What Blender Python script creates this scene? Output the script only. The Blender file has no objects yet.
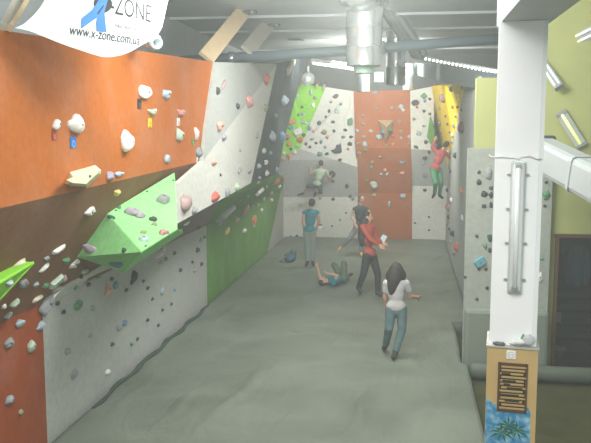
import bpy, bmesh, math, random
from mathutils import Vector, Matrix, noise
from mathutils.bvhtree import BVHTree
from mathutils.geometry import tessellate_polygon
random.seed(7)
SC = bpy.context.scene
COL = SC.collection
# ------------------------------------------------------------------ camera
F, CX, CY, H = 780.0, 295.5, 221.5, 3.5
PITCH, YAW = math.atan(93.5/F), math.radians(8.2)
cam_d = bpy.data.cameras.new('camera'); cam = bpy.data.objects.new('camera', cam_d); COL.objects.link(cam)
cam_d.sensor_width = 36; cam_d.lens = 36*F/591.0; cam_d.clip_end = 200
cam.location = (0, 0, H); cam.rotation_euler = (math.pi/2-PITCH, 0, YAW)
SC.camera = cam
RM = cam.rotation_euler.to_matrix(); O = Vector((0, 0, H))
def ray(px, py): return RM @ Vector(((px-CX)/F, -(py-CY)/F, -1))
def onX(px, py, X): d = ray(px, py); return O + d*(X/d.x)
def onY(px, py, Y): d = ray(px, py); return O + d*(Y/d.y)
def onZ(px, py, Z): d = ray(px, py); return O + d*((Z-H)/d.z)
def onD(px, py, D): return O + ray(px, py)*D
def depth(p): return (RM.transposed() @ (p-O)).z*-1
def project(p):
    q = RM.transposed() @ (p-O); return (CX+F*q.x/-q.z, CY-F*q.y/-q.z)
# ------------------------------------------------------------------ materials
MATS = {}
def mat(name, col, rough=.6, var=.08, scale=6, bump=.05, bscale=40, metal=0, spec=.3, emit=None, trans=0, alpha=1):
    if name in MATS: return MATS[name]
    m = bpy.data.materials.new(name); m.use_nodes = True; nt = m.node_tree; N = nt.nodes; L = nt.links
    b = N['Principled BSDF']
    b.inputs['Roughness'].default_value = rough; b.inputs['Metallic'].default_value = metal
    b.inputs['Specular IOR Level'].default_value = spec
    tc = N.new('ShaderNodeTexCoord')
    if var > 0:
        nz = N.new('ShaderNodeTexNoise'); nz.inputs['Scale'].default_value = scale; nz.inputs['Detail'].default_value = 5
        L.new(tc.outputs['Object'], nz.inputs['Vector'])
        mx = N.new('ShaderNodeMix'); mx.data_type = 'RGBA'
        a = [max(0, c*(1-var)) for c in col]; c2 = [min(1, c*(1+var)) for c in col]
        mx.inputs[6].default_value = (*a, 1); mx.inputs[7].default_value = (*c2, 1)
        L.new(nz.outputs['Fac'], mx.inputs[0]); L.new(mx.outputs[2], b.inputs['Base Color'])
    else: b.inputs['Base Color'].default_value = (*col, 1)
    if bump > 0:
        n2 = N.new('ShaderNodeTexNoise'); n2.inputs['Scale'].default_value = bscale; n2.inputs['Detail'].default_value = 3
        L.new(tc.outputs['Object'], n2.inputs['Vector'])
        bp = N.new('ShaderNodeBump'); bp.inputs['Strength'].default_value = bump; bp.inputs['Distance'].default_value = .02
        L.new(n2.outputs['Fac'], bp.inputs['Height']); L.new(bp.outputs['Normal'], b.inputs['Normal'])
    if emit:
        b.inputs['Emission Color'].default_value = (*emit[0], 1); b.inputs['Emission Strength'].default_value = emit[1]
    if trans: b.inputs['Transmission Weight'].default_value = trans
    if alpha < 1: b.inputs['Alpha'].default_value = alpha
    MATS[name] = m; return m
def wall_paint(name, col, scuff=.12):
    """painted plywood: blotchy chalk marks and a faint bolt-hole grid"""
    if name in MATS: return MATS[name]
    m = mat(name, col, .85, 0, bump=.06, bscale=25, spec=.12); nt = m.node_tree; N = nt.nodes; L = nt.links; b = N['Principled BSDF']
    tc = N.new('ShaderNodeTexCoord')
    n1 = N.new('ShaderNodeTexNoise'); n1.inputs['Scale'].default_value = 1.6; n1.inputs['Detail'].default_value = 6
    n2 = N.new('ShaderNodeTexNoise'); n2.inputs['Scale'].default_value = 14; n2.inputs['Detail'].default_value = 3
    L.new(tc.outputs['Object'], n1.inputs['Vector']); L.new(tc.outputs['Object'], n2.inputs['Vector'])
    r1 = N.new('ShaderNodeMapRange'); r1.inputs[1].default_value = .45; r1.inputs[2].default_value = .8; r1.inputs[4].default_value = scuff*2.2
    L.new(n1.outputs['Fac'], r1.inputs[0])
    mx = N.new('ShaderNodeMix'); mx.data_type = 'RGBA'; mx.inputs[6].default_value = (*col, 1); mx.inputs[7].default_value = (.55, .53, .47, 1)
    L.new(r1.outputs[0], mx.inputs[0])
    m2 = N.new('ShaderNodeMix'); m2.data_type = 'RGBA'; m2.blend_type = 'MULTIPLY'; m2.inputs[0].default_value = .35
    rr = N.new('ShaderNodeMapRange'); rr.inputs[1].default_value = .3; rr.inputs[2].default_value = .7; rr.inputs[3].default_value = .7; rr.inputs[4].default_value = 1.15
    L.new(n2.outputs['Fac'], rr.inputs[0]); L.new(mx.outputs[2], m2.inputs[6]); L.new(rr.outputs[0], m2.inputs[7])
    L.new(m2.outputs[2], b.inputs['Base Color']); return m
# ------------------------------------------------------------------ object helpers
def link(name, me, m=None, parent=None, smooth=False):
    o = bpy.data.objects.new(name, me); COL.objects.link(o)
    if m is not None and not me.materials: me.materials.append(m)
    if smooth:
        for p in me.polygons: p.use_smooth = True
    if parent is not None:
        o.parent = parent
        o.matrix_parent_inverse = PINV.get(parent.name, Matrix.Identity(4))
    return o
PINV = {}
def mesh(name, V, Fc, m, parent=None, smooth=False, recalc=True):
    me = bpy.data.meshes.new(name); me.from_pydata([tuple(v) for v in V], [], Fc)
    if recalc:
        bm = bmesh.new(); bm.from_mesh(me); bmesh.ops.recalc_face_normals(bm, faces=bm.faces); bm.to_mesh(me); bm.free()
    me.update(); return link(name, me, m, parent, smooth)
def bmobj(name, bm, m, parent=None, smooth=False):
    me = bpy.data.meshes.new(name); bmesh.ops.recalc_face_normals(bm, faces=bm.faces); bm.to_mesh(me); bm.free()
    return link(name, me, m, parent, smooth)
def tag(o, label=None, cat=None, group=None, kind=None):
    if label: o['label'] = label
    if cat: o['category'] = cat
    if group: o['group'] = group
    if kind: o['kind'] = kind
    return o
def thing(name, label, cat, loc=(0, 0, 0), group=None):
    o = bpy.data.objects.new(name, None); COL.objects.link(o); o.location = loc; o.empty_display_size = .2
    PINV[o.name] = Matrix.Translation(Vector(loc)).inverted()
    return tag(o, label, cat, group)
def box(bm, c, s, rot=None, bev=0):
    r = bmesh.ops.create_cube(bm, size=1)
    M = Matrix.Translation(Vector(c)) @ (rot.to_4x4() if rot else Matrix.Identity(4)) @ Matrix.Diagonal((*s, 1))
    bmesh.ops.transform(bm, matrix=M, verts=r['verts'])
    if bev:
        es = list({e for v in r['verts'] for e in v.link_edges})
        bmesh.ops.bevel(bm, geom=es, offset=bev, segments=2, affect='EDGES', profile=.5)
def boxo(name, c, s, m, parent=None, rot=None, bev=0):
    bm = bmesh.new(); box(bm, c, s, rot, bev); return bmobj(name, bm, m, parent)
def frame_to(d, up=Vector((0, 0, 1))):
    d = d.normalized()
    if abs(d.dot(up)) > .98: up = Vector((1, 0, 0))
    x = up.cross(d).normalized(); y = d.cross(x)
    return Matrix((x, y, d)).transposed()
def beam(bm, a, b, w, h, up=Vector((0, 0, 1)), bev=0):
    box(bm, (a+b)/2, (w, h, (b-a).length), frame_to(b-a, up), bev)
def tube(bm, pts, r, n=12, caps=True):
    pts = [Vector(p) for p in pts]; rings = []
    R = r if isinstance(r, (list, tuple)) else [r]*len(pts)
    prev = None
    for i, p in enumerate(pts):
        d = (pts[min(i+1, len(pts)-1)]-pts[max(i-1, 0)]).normalized()
        if prev is None: fm = frame_to(d)
        else:
            q = prev.col[2].rotation_difference(d).to_matrix(); fm = q @ prev
        prev = fm
        rings.append([bm.verts.new(p+fm @ Vector((math.cos(2*math.pi*k/n)*R[i], math.sin(2*math.pi*k/n)*R[i], 0))) for k in range(n)])
    for a, b in zip(rings, rings[1:]):
        for k in range(n): bm.faces.new((a[k], a[(k+1) % n], b[(k+1) % n], b[k]))
    if caps: bm.faces.new(rings[0][::-1]); bm.faces.new(rings[-1])
def lathe(bm, c, prof, n=28, axis=None):
    M = frame_to(axis) if axis else Matrix.Identity(3); rings = []
    for r, z in prof:
        rings.append([bm.verts.new(Vector(c)+M @ Vector((r*math.cos(2*math.pi*k/n), r*math.sin(2*math.pi*k/n), z))) for k in range(n)])
    for a, b in zip(rings, rings[1:]):
        for k in range(n): bm.faces.new((a[k], a[(k+1) % n], b[(k+1) % n], b[k]))
# ------------------------------------------------------------------ climbing walls
TRI_V, TRI_F, TRI_ID = [], [], []
def poly3(name, pts, m, parent, place, label=None, th=.06, regis=True, sub=None):
    """a plywood facet: front polygon facing the hall, with real thickness behind it"""
    pts = [Vector(p) for p in pts]; n = Vector((0, 0, 0))
    c = sum(pts, Vector())/len(pts)
    for i in range(len(pts)):
        a, b = pts[i]-c, pts[(i+1) % len(pts)]-c; n += a.cross(b)
    n.normalize()
    if n.dot(O-c) < 0: n = -n
    tris = tessellate_polygon([pts])
    V = pts+[p-n*th for p in pts]; k = len(pts)
    Fc = [tuple(t) for t in tris]+[tuple(x+k for x in reversed(t)) for t in tris]
    Fc += [(i, (i+1) % k, (i+1) % k+k, i+k) for i in range(k)]
    o = mesh(name, V, Fc, m, parent)
    if label: o['label'] = label
    if regis:
        b = len(TRI_V); TRI_V.extend(pts)
        for t in tris: TRI_F.append(tuple(x+b for x in t)); TRI_ID.append((place, n.copy()))
    return o
ORANGE = wall_paint('orange_paint', (.43, .125, .022), .06)
RUST = wall_paint('rust_column_paint', (.36, .105, .022), .06)
ORANGE2 = wall_paint('rust_orange_paint', (.29, .062, .016), .05)
BROWN = wall_paint('brown_paint', (.235, .115, .052), .05)
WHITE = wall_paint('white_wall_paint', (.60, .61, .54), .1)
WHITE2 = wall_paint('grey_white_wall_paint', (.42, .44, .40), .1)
GREYP = wall_paint('grey_wall_paint', (.33, .36, .31), .1)
SLATE = wall_paint('slate_wall_paint', (.05, .066, .072), .04)
GREEN = wall_paint('grass_green_paint', (.10, .27, .035), .08)
LIME = wall_paint('lime_green_paint', (.25, .62, .04), .03)
MINT = wall_paint('mint_green_paint', (.27, .66, .24), .05)
YELLOW = wall_paint('yellow_wall_paint', (.92, .66, .02), .02)
TAUPE = wall_paint('taupe_wall_paint', (.20, .17, .14), .1)
XW, ZK = -3.97, 1.58
lw = thing('climbing_wall', 'long left climbing wall of orange, brown, white and green panels', 'climbing wall', (XW, 12, 0))
A = Vector((-3.2, 5.95, 4.27)); B = onX(214, 62, -3.2); D = onX(203, 161, -3.2); C = Vector((-3.2, 5.95, 2.87))
poly3('panel', [A, B, D, C], ORANGE, lw, 'orange upper panel', 'orange upper panel')
poly3('panel', [Vector((-3.13, 4.2, 4.2)), A, C, Vector((-3.13, 4.2, 2.87))], ORANGE, lw, 'orange upper panel', 'narrow orange panel at the near end')
Kd, Kc = Vector((XW, 13.0, ZK)), Vector((XW, 4.2, ZK))
poly3('panel', [C, D, Kd, Vector((XW, 5.95, ZK))], BROWN, lw, 'brown underside', 'brown overhanging underside panel')
poly3('panel', [Vector((-3.13, 4.2, 2.87)), C, Vector((XW, 5.95, ZK)), Kc], BROWN, lw, 'brown underside', 'narrow brown panel at the near end')
poly3('panel', [Vector((XW, 4.2, ZK)), Vector((XW, 7.95, ZK)), Vector((XW, 7.95, -.25)), Vector((XW, 4.2, -.25))], ORANGE2, lw, 'orange lower panel', 'rust orange lower panel')
poly3('panel', [Vector((XW, 7.95, ZK-.1)), onX(60, 291, XW+.1), onX(106, 263, XW+.1), onX(132, 258, XW+.04), onX(106, 267, XW+.02)], WHITE, lw, 'white lower panel', 'pale wedge strip on top of the lower wall')
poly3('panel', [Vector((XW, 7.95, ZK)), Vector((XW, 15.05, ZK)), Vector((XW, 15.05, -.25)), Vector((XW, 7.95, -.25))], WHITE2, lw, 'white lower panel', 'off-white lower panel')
poly3('panel', [Vector((XW, 15.05, ZK)), Vector((XW, 24.4, ZK)), Vector((XW, 21.6, -.25)), Vector((XW, 15.05, -.25))], GREEN, lw, 'green lower panel', 'grass green lower panel')
poly3('panel', [Vector((XW, 24.4, ZK)), Vector((XW, 25.0, ZK)), Vector((XW, 25.0, -.25)), Vector((XW, 21.6, -.25))], WHITE2, lw, 'white back wall', 'off-white corner panel')
p203 = onX(203, 161, -3.12); p214 = onX(214, 62, -3.18); p277 = onX(277, 64, -3.15); p251 = onX(251, 183, -3.12)
p180 = onX(180, 222, -3.05); p165 = onX(165, 230, -3.05); p164 = onX(164, 194, -3.05); p278 = onX(278, 174, -3.3)
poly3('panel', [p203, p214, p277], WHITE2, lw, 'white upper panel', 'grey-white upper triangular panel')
poly3('panel', [p203, p277, p251, p180, onX(176.5, 224, -3.05), onX(177, 184, -3.08)], WHITE, lw, 'white upper panel', 'white upper panel')
L214 = p180.lerp(p251, .48); K206 = onX(207, 226, XW+.0)
poly3('panel', [onX(176.5, 224, -3.05), p180, L214, Vector((XW+.02, 15.05, ZK)), Vector((XW+.02, 11.5, ZK))], TAUPE, lw, 'brown underside', 'taupe underside panel')
poly3('panel', [L214, p251, p278, onX(284, 178, -3.5), Vector((XW+.02, 24.6, ZK)), Vector((XW+.02, 15.05, ZK))], GREEN, lw, 'green lower panel', 'grass green underside panel')
poly3('panel', [p277, onX(307, 57, -3.0), onX(299, 85, -3.1), onX(284, 140, -3.3), p278, p251], SLATE, lw, 'slate panel', 'dark slate panel')

bw = thing('climbing_wall', 'far back climbing wall with orange column between white panels', 'climbing wall', (-1, 24.8, 0))
YT, YL, YK = 24.6, 24.3, 24.8
poly3('panel', [onY(292, 83, YT), onY(326, 87, YT), onY(304, 139, YL+.12), onY(300, 149, YL), onY(279, 160, YL)], LIME, bw, 'lime green panel', 'lime green panel')
poly3('panel', [onY(326, 87, YT), onY(352, 91, YT), onY(336, 160, YL), onY(300, 149, YL), onY(304, 139, YL+.12)], WHITE, bw, 'white back wall', 'white upper panel beside lime green')
poly3('panel', [onY(352, 91, YT), onY(354, 91, YT+.05), onY(357.5, 167, YL+.08), onY(336, 160, YL)], WHITE, bw, 'white back wall', 'narrow white panel beside orange column')
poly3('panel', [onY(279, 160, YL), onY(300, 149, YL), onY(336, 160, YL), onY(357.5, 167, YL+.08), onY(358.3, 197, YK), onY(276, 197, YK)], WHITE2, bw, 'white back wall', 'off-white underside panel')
poly3('panel', [onY(276, 197, YK), onY(358.3, 197, YK), Vector((onY(358.3, 239, YK).x, YK, -.25)), Vector((XW-.2, YK, -.25)), Vector((XW-.2, YK, 1.5))], WHITE, bw, 'white back wall', 'off-white lower panel')
oz = [(353.5, 411, 91, YT), (356, 411.5, 148, YL), (358.3, 412, 192, YK)]
poly3('panel', [onY(353.5, 91, YT), onY(410, 90, YT), onY(411, 148, YL), onY(355.5, 148, YL)], RUST, bw, 'orange column', 'orange column, upper panel')
poly3('panel', [onY(355.5, 148, YL), onY(411, 148, YL), onY(412, 193, YK-.06), onY(357.8, 193, YK-.06)], RUST, bw, 'orange column', 'orange column, overhanging middle panel')
poly3('panel', [onY(357.8, 193, YK-.06), onY(412, 193, YK-.06), Vector((onY(412, 240, YK-.06).x, YK-.06, -.25)), Vector((onY(357.8, 240, YK-.06).x, YK-.06, -.25))], RUST, bw, 'orange column', 'orange column, lower panel')
poly3('panel', [onY(410, 91, YT), onY(434, 86, YT), onY(434, 150, YL), onY(411, 149, YL)], WHITE, bw, 'white back wall', 'white upper panel right of the orange column')
poly3('panel', [onY(430, 116, YL+.1), onY(434.5, 130, YL-.1), onY(434.5, 152, YL-.15), onY(427, 137, YL-.05)], GREEN, bw, 'green sliver', 'thin green triangular panel')
poly3('panel', [onY(411, 149, YL), onY(450, 151, YL), onY(450, 186, YK), onY(412, 186, YK)], WHITE2, bw, 'white back wall', 'off-white underside panel beside the right corner')
poly3('panel', [onY(412, 186, YK), onY(452, 186, YK), Vector((1.3, YK, -.25)), Vector((onY(412, 240, YK).x, YK, -.25))], WHITE, bw, 'white back wall', 'off-white lower panel beside the right corner')

rw = thing('climbing_wall', 'narrow right climbing wall with leaning yellow panel', 'climbing wall', (1.2, 18, 0))
y1, y2, y3, y4, y5 = onY(432, 86, 23.5), onX(465.5, 83, 1.2), onY(447.5, 168, 24.2), onY(443, 170, 24.1), onY(434, 141, 23.8)
y1, y3 = onY(432, 86, 24.3), onY(447.5, 168, 24.6); yn = (y2-y1).cross(y3-y1).normalized()
def onyel(x, y): d = ray(x, y); return O+d*((y1-O).dot(yn)/d.dot(yn))
y4, y5 = onyel(443, 170), onyel(434, 141)
poly3('panel', [y1, y2, y3, y4, y5], YELLOW, rw, 'yellow panel', 'leaning yellow panel')
poly3('panel', [Vector((1.2, 24.8, -.25)), Vector((1.2, 14.2, -.25)), Vector((1.2, 14.2, 4.4)), Vector((1.2, y2.y, y2.z)), Vector((1.2, 24.4, y3.z))], WHITE2, rw, 'right white wall', 'off-white side panel')
gp = thing('freestanding_climbing_wall', 'grey freestanding climbing board with dark holds behind the white pillar', 'climbing wall', (1.5, 12, 0))
poly3('board', [Vector((.88, 12, -.25)), Vector((2.13, 12, -.25)), Vector((2.13, 12, 3.2)), Vector((.88, 12, 3.2))], GREYP, gp, 'grey board', None, th=.08)
bm = bmesh.new(); box(bm, (1.51, 11.9, .3), (1.24, .17, .95), None, .06)
bmobj('base_pad', bm, mat('pad_vinyl', (.20, .235, .19), .6, .1), gp)['label'] = 'grey-green padded base'

# wall volumes -------------------------------------------------------
vol = thing('wall_volume', 'big mint green box volume jutting from the left wall', 'climbing volume', (-3.4, 9.5, 1.9))
_bv = BVHTree.FromPolygons([C, D, Kd, Vector((XW, 5.95, ZK))], [(0, 1, 2, 3)])
def onbrown(x, y, lift=.02):
    r = _bv.ray_cast(O, ray(x, y).normalized()); p = r[0] if r[0] else onX(x, y, -3.3); return p+Vector((lift, 0, 0))
a = onbrown(105, 214); b = onX(174.5, 173, -3.16); c_ = onX(177.5, 229, -2.68); d = onX(141, 252, -2.68)
e = onbrown(75, 257); f_ = onX(124, 272.5, -3.45); g = onX(183, 233, -3.4)
b2 = b+Vector((-.3, .1, -.3))
poly3('front_face', [a, b, c_, d], MINT, vol, 'mint green volume', None, th=.018)
poly3('side_face', [a, d, f_, e], MINT, vol, 'mint green volume', None, th=.018)
poly3('bottom_face', [d, c_, g, f_], MINT, vol, 'mint green volume', None, th=.018)
poly3('back_face', [a, b, g, f_, e], MINT, vol, 'mint green volume', None, th=.01, regis=False)
for q in (a.lerp(b, .08), a.lerp(b, .55), a.lerp(d, .12), d.lerp(c_, .1), b.lerp(c_, .1)):
    q2 = q.lerp((a+b+c_+d)/4, .08)
    nrm = (b-a).cross(d-a).normalized(); nrm = nrm if nrm.dot(O-a) > 0 else -nrm
    bm = bmesh.new(); tube(bm, [q2, q2+nrm*.01], .012, 8)
    bmobj('screw_head', bm, mat('dark_steel', (.06, .06, .06), .4, 0, bump=0, metal=.8), vol)

V2 = thing('wall_volume', 'lime green triangular wedge volume at the left edge of the wall', 'climbing volume', (-3.7, 6.5, 1.8))
t1, t2, t3 = onX(34, 262, -3.45), onX(-14, 291, -3.4), onX(-8, 307, -3.55)
nv = Vector((.16, -.05, .02)); ap = (t1+t2+t3)/3+nv*.5
back = [p+Vector((-.3, .05, 0)) for p in (t1, t2, t3)]
poly3('front_face', [t1, t2, t3], LIME, V2, 'lime wedge volume', None, th=.015)
poly3('top_face', [t1, t2, back[1], back[0]], LIME, V2, 'lime wedge volume', None, th=.015, regis=False)
poly3('bottom_face', [t1, back[0], back[2], t3], LIME, V2, 'lime wedge volume', None, th=.015, regis=False)

V3 = thing('wall_volume', 'tan triangular volume on the far orange column', 'climbing volume', onY(386, 130, 24.2))
q1, q2, q3 = onY(378, 120, 24.24), onY(394, 120, 24.24), onY(386, 141, 24.08); ap = onY(387, 127, 23.85)
TAN = wall_paint('tan_plywood', (.42, .28, .13), .1)
poly3('top_face', [q1, q2, ap], TAN, V3, 'tan volume', None, th=.01); poly3('left_face', [q1, ap, q3], TAN, V3, 'tan volume', None, th=.01); poly3('right_face', [ap, q2, q3], TAN, V3, 'tan volume', None, th=.01)

# ------------------------------------------------------------------ holds
BVH = BVHTree.FromPolygons(TRI_V, TRI_F)
HC = {'white': (.75, .74, .68), 'grey': (.27, .29, .29), 'dark grey': (.05, .06, .06), 'pale blue': (.36, .46, .52), 'blue': (.10, .24, .42), 'pale green': (.42, .55, .40),
      'green': (.07, .27, .10), 'dark green': (.025, .10, .06), 'red': (.62, .09, .05), 'orange': (.75, .20, .05), 'yellow': (.75, .52, .08), 'pink': (.62, .25, .24),
      'lilac': (.36, .29, .36), 'brown': (.14, .07, .045), 'teal': (.08, .33, .38), 'cream': (.72, .66, .45), 'tan': (.42, .27, .17), 'salmon': (.80, .35, .25), 'dusky pink': (.42, .28, .26), 'olive': (.28, .30, .12)}
BOLT = mat('bolt_steel', (.2, .2, .2), .35, 0, bump=0, metal=.9)
for k_, c_q in list(HC.items()):
    l_ = .3*c_q[0]+.55*c_q[1]+.15*c_q[2]; HC[k_] = tuple(.78*q+.22*(l_*.9+.02) for q in c_q)
KINDS = {'k': 'knob', 'j': 'jug', 'c': 'crescent', 't': 'triangular', 'b': 'blocky', 'd': 'teardrop', 'o': 'oval', 'r': 'ring', 'h': 'horned', 'l': 'long'}
def hold_mesh(kind, w, h, dp, seed):
    rnd = random.Random(seed); n, m = 18, 6; V = []
    def outline(t):
        if kind == 't': k = 3; a0 = t+math.pi/2
        elif kind == 'b': k = 4; a0 = t+math.pi/4
        else: k = 0
        if k:
            s = 2*math.pi/k; x = (a0 % s)-s/2; return min(1.25, math.cos(s/2)/math.cos(x)*1.25)
        if kind == 'd': return .72+.42*max(0, -math.sin(t))**3
        return 1
    for j in range(m+1):
        ph = j/m*math.pi/2
        for i in range(n):
            t = 2*math.pi*i/n; r = outline(t)*math.cos(ph)**(.6 if kind in 'bt' else .8) if j < m else 0.0
            x, z, y = math.cos(t)*r, math.sin(t)*r, math.sin(ph)
            if kind == 'b': y = min(y*1.25, .9)
            if kind in 'kj': y *= 1-.5*noise.noise(Vector((x*1.5+seed, z*1.5, 0)))
            q = 1+.42*noise.noise(Vector((x*1.3, z*1.3+seed*3.1, y)))*(0 if kind in 'bt' else 1)
            x *= q; z *= q
            if kind == 'j': y -= .35*math.exp(-((z-.35)**2+x*x)/.12)*math.sin(ph)
            if kind == 'c': z = z*.62+.55*x*x-.25
            if kind == 'h': z = z*.7+.75*abs(x)**1.6-.2; 
            if kind == 'r': y -= .75*math.exp(-(x*x+z*z)/.1)*math.sin(ph)
            V.append((x*w/2, y*dp, z*h/2))
    Fc = [tuple(range(n-1, -1, -1))]
    for j in range(m):
        for i in range(n): Fc.append((j*n+i, j*n+(i+1) % n, (j+1)*n+(i+1) % n, (j+1)*n+i))
    me = bpy.data.meshes.new('climbing_hold'); me.from_pydata(V, [], Fc)
    bm = bmesh.new(); bm.from_mesh(me); bmesh.ops.remove_doubles(bm, verts=bm.verts, dist=1e-5); bmesh.ops.recalc_face_normals(bm, faces=bm.faces); bm.to_mesh(me); bm.free()
    for p in me.polygons: p.use_smooth = kind not in 'bt'
    return me
HOLDS = []
SURF = {}
def cast(px, py):
    d = ray(px, py).normalized(); loc, nn, idx, dist = BVH.ray_cast(O, d)
    if loc is None: return None
    return loc, TRI_ID[idx][1], TRI_ID[idx][0]
def orient(n, roll=0):
    up = Vector((0, 0, 1)); up = (up-n*up.dot(n)).normalized(); x = n.cross(up)
    # local x = across the wall, y = away from the wall, z = up the wall
    R = Matrix((-x, n, up)).transposed()
    if R.determinant() < 0: R = Matrix((x, n, up)).transposed()
    return R @ Matrix.Rotation(roll, 3, 'Y')
def hold(px, py, w, h, col, kind='k', roll=0, note=None):
    r = cast(px, py)
    if r is None: print('MISS hold', px, py); return
    loc, n, place = r; D = depth(loc); s = D/F
    vd = (loc-O).normalized(); R0 = orient(n)
    fx = max(.5, math.sqrt(max(0, 1-(R0.col[0].dot(vd))**2)))
    W, Hh = max(.05, w*s/fx), max(.05, h*s); dp = .42*min(W, Hh)+.01
    me = hold_mesh(kind, W, Hh, dp, len(HOLDS)*.37+px)
    m = mat('hold_'+col.replace(' ', '_'), HC[col], .55, .22, 30, .15, 60)
    o = link('climbing_hold', me, m); o.matrix_world = Matrix.Translation(loc) @ orient(n, roll).to_4x4()
    if max(w, h) >= 9 and kind != 'r':
        bm = bmesh.new(); tube(bm, [(0, dp*.7, 0), (0, dp*1.02, 0)], min(.014, dp*.3), 6)
        bo = bmobj('bolt', bm, BOLT, o); bo['label'] = 'steel fixing bolt'
    HOLDS.append((o, px, py, max(w, h), col, kind, place, note))
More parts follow.
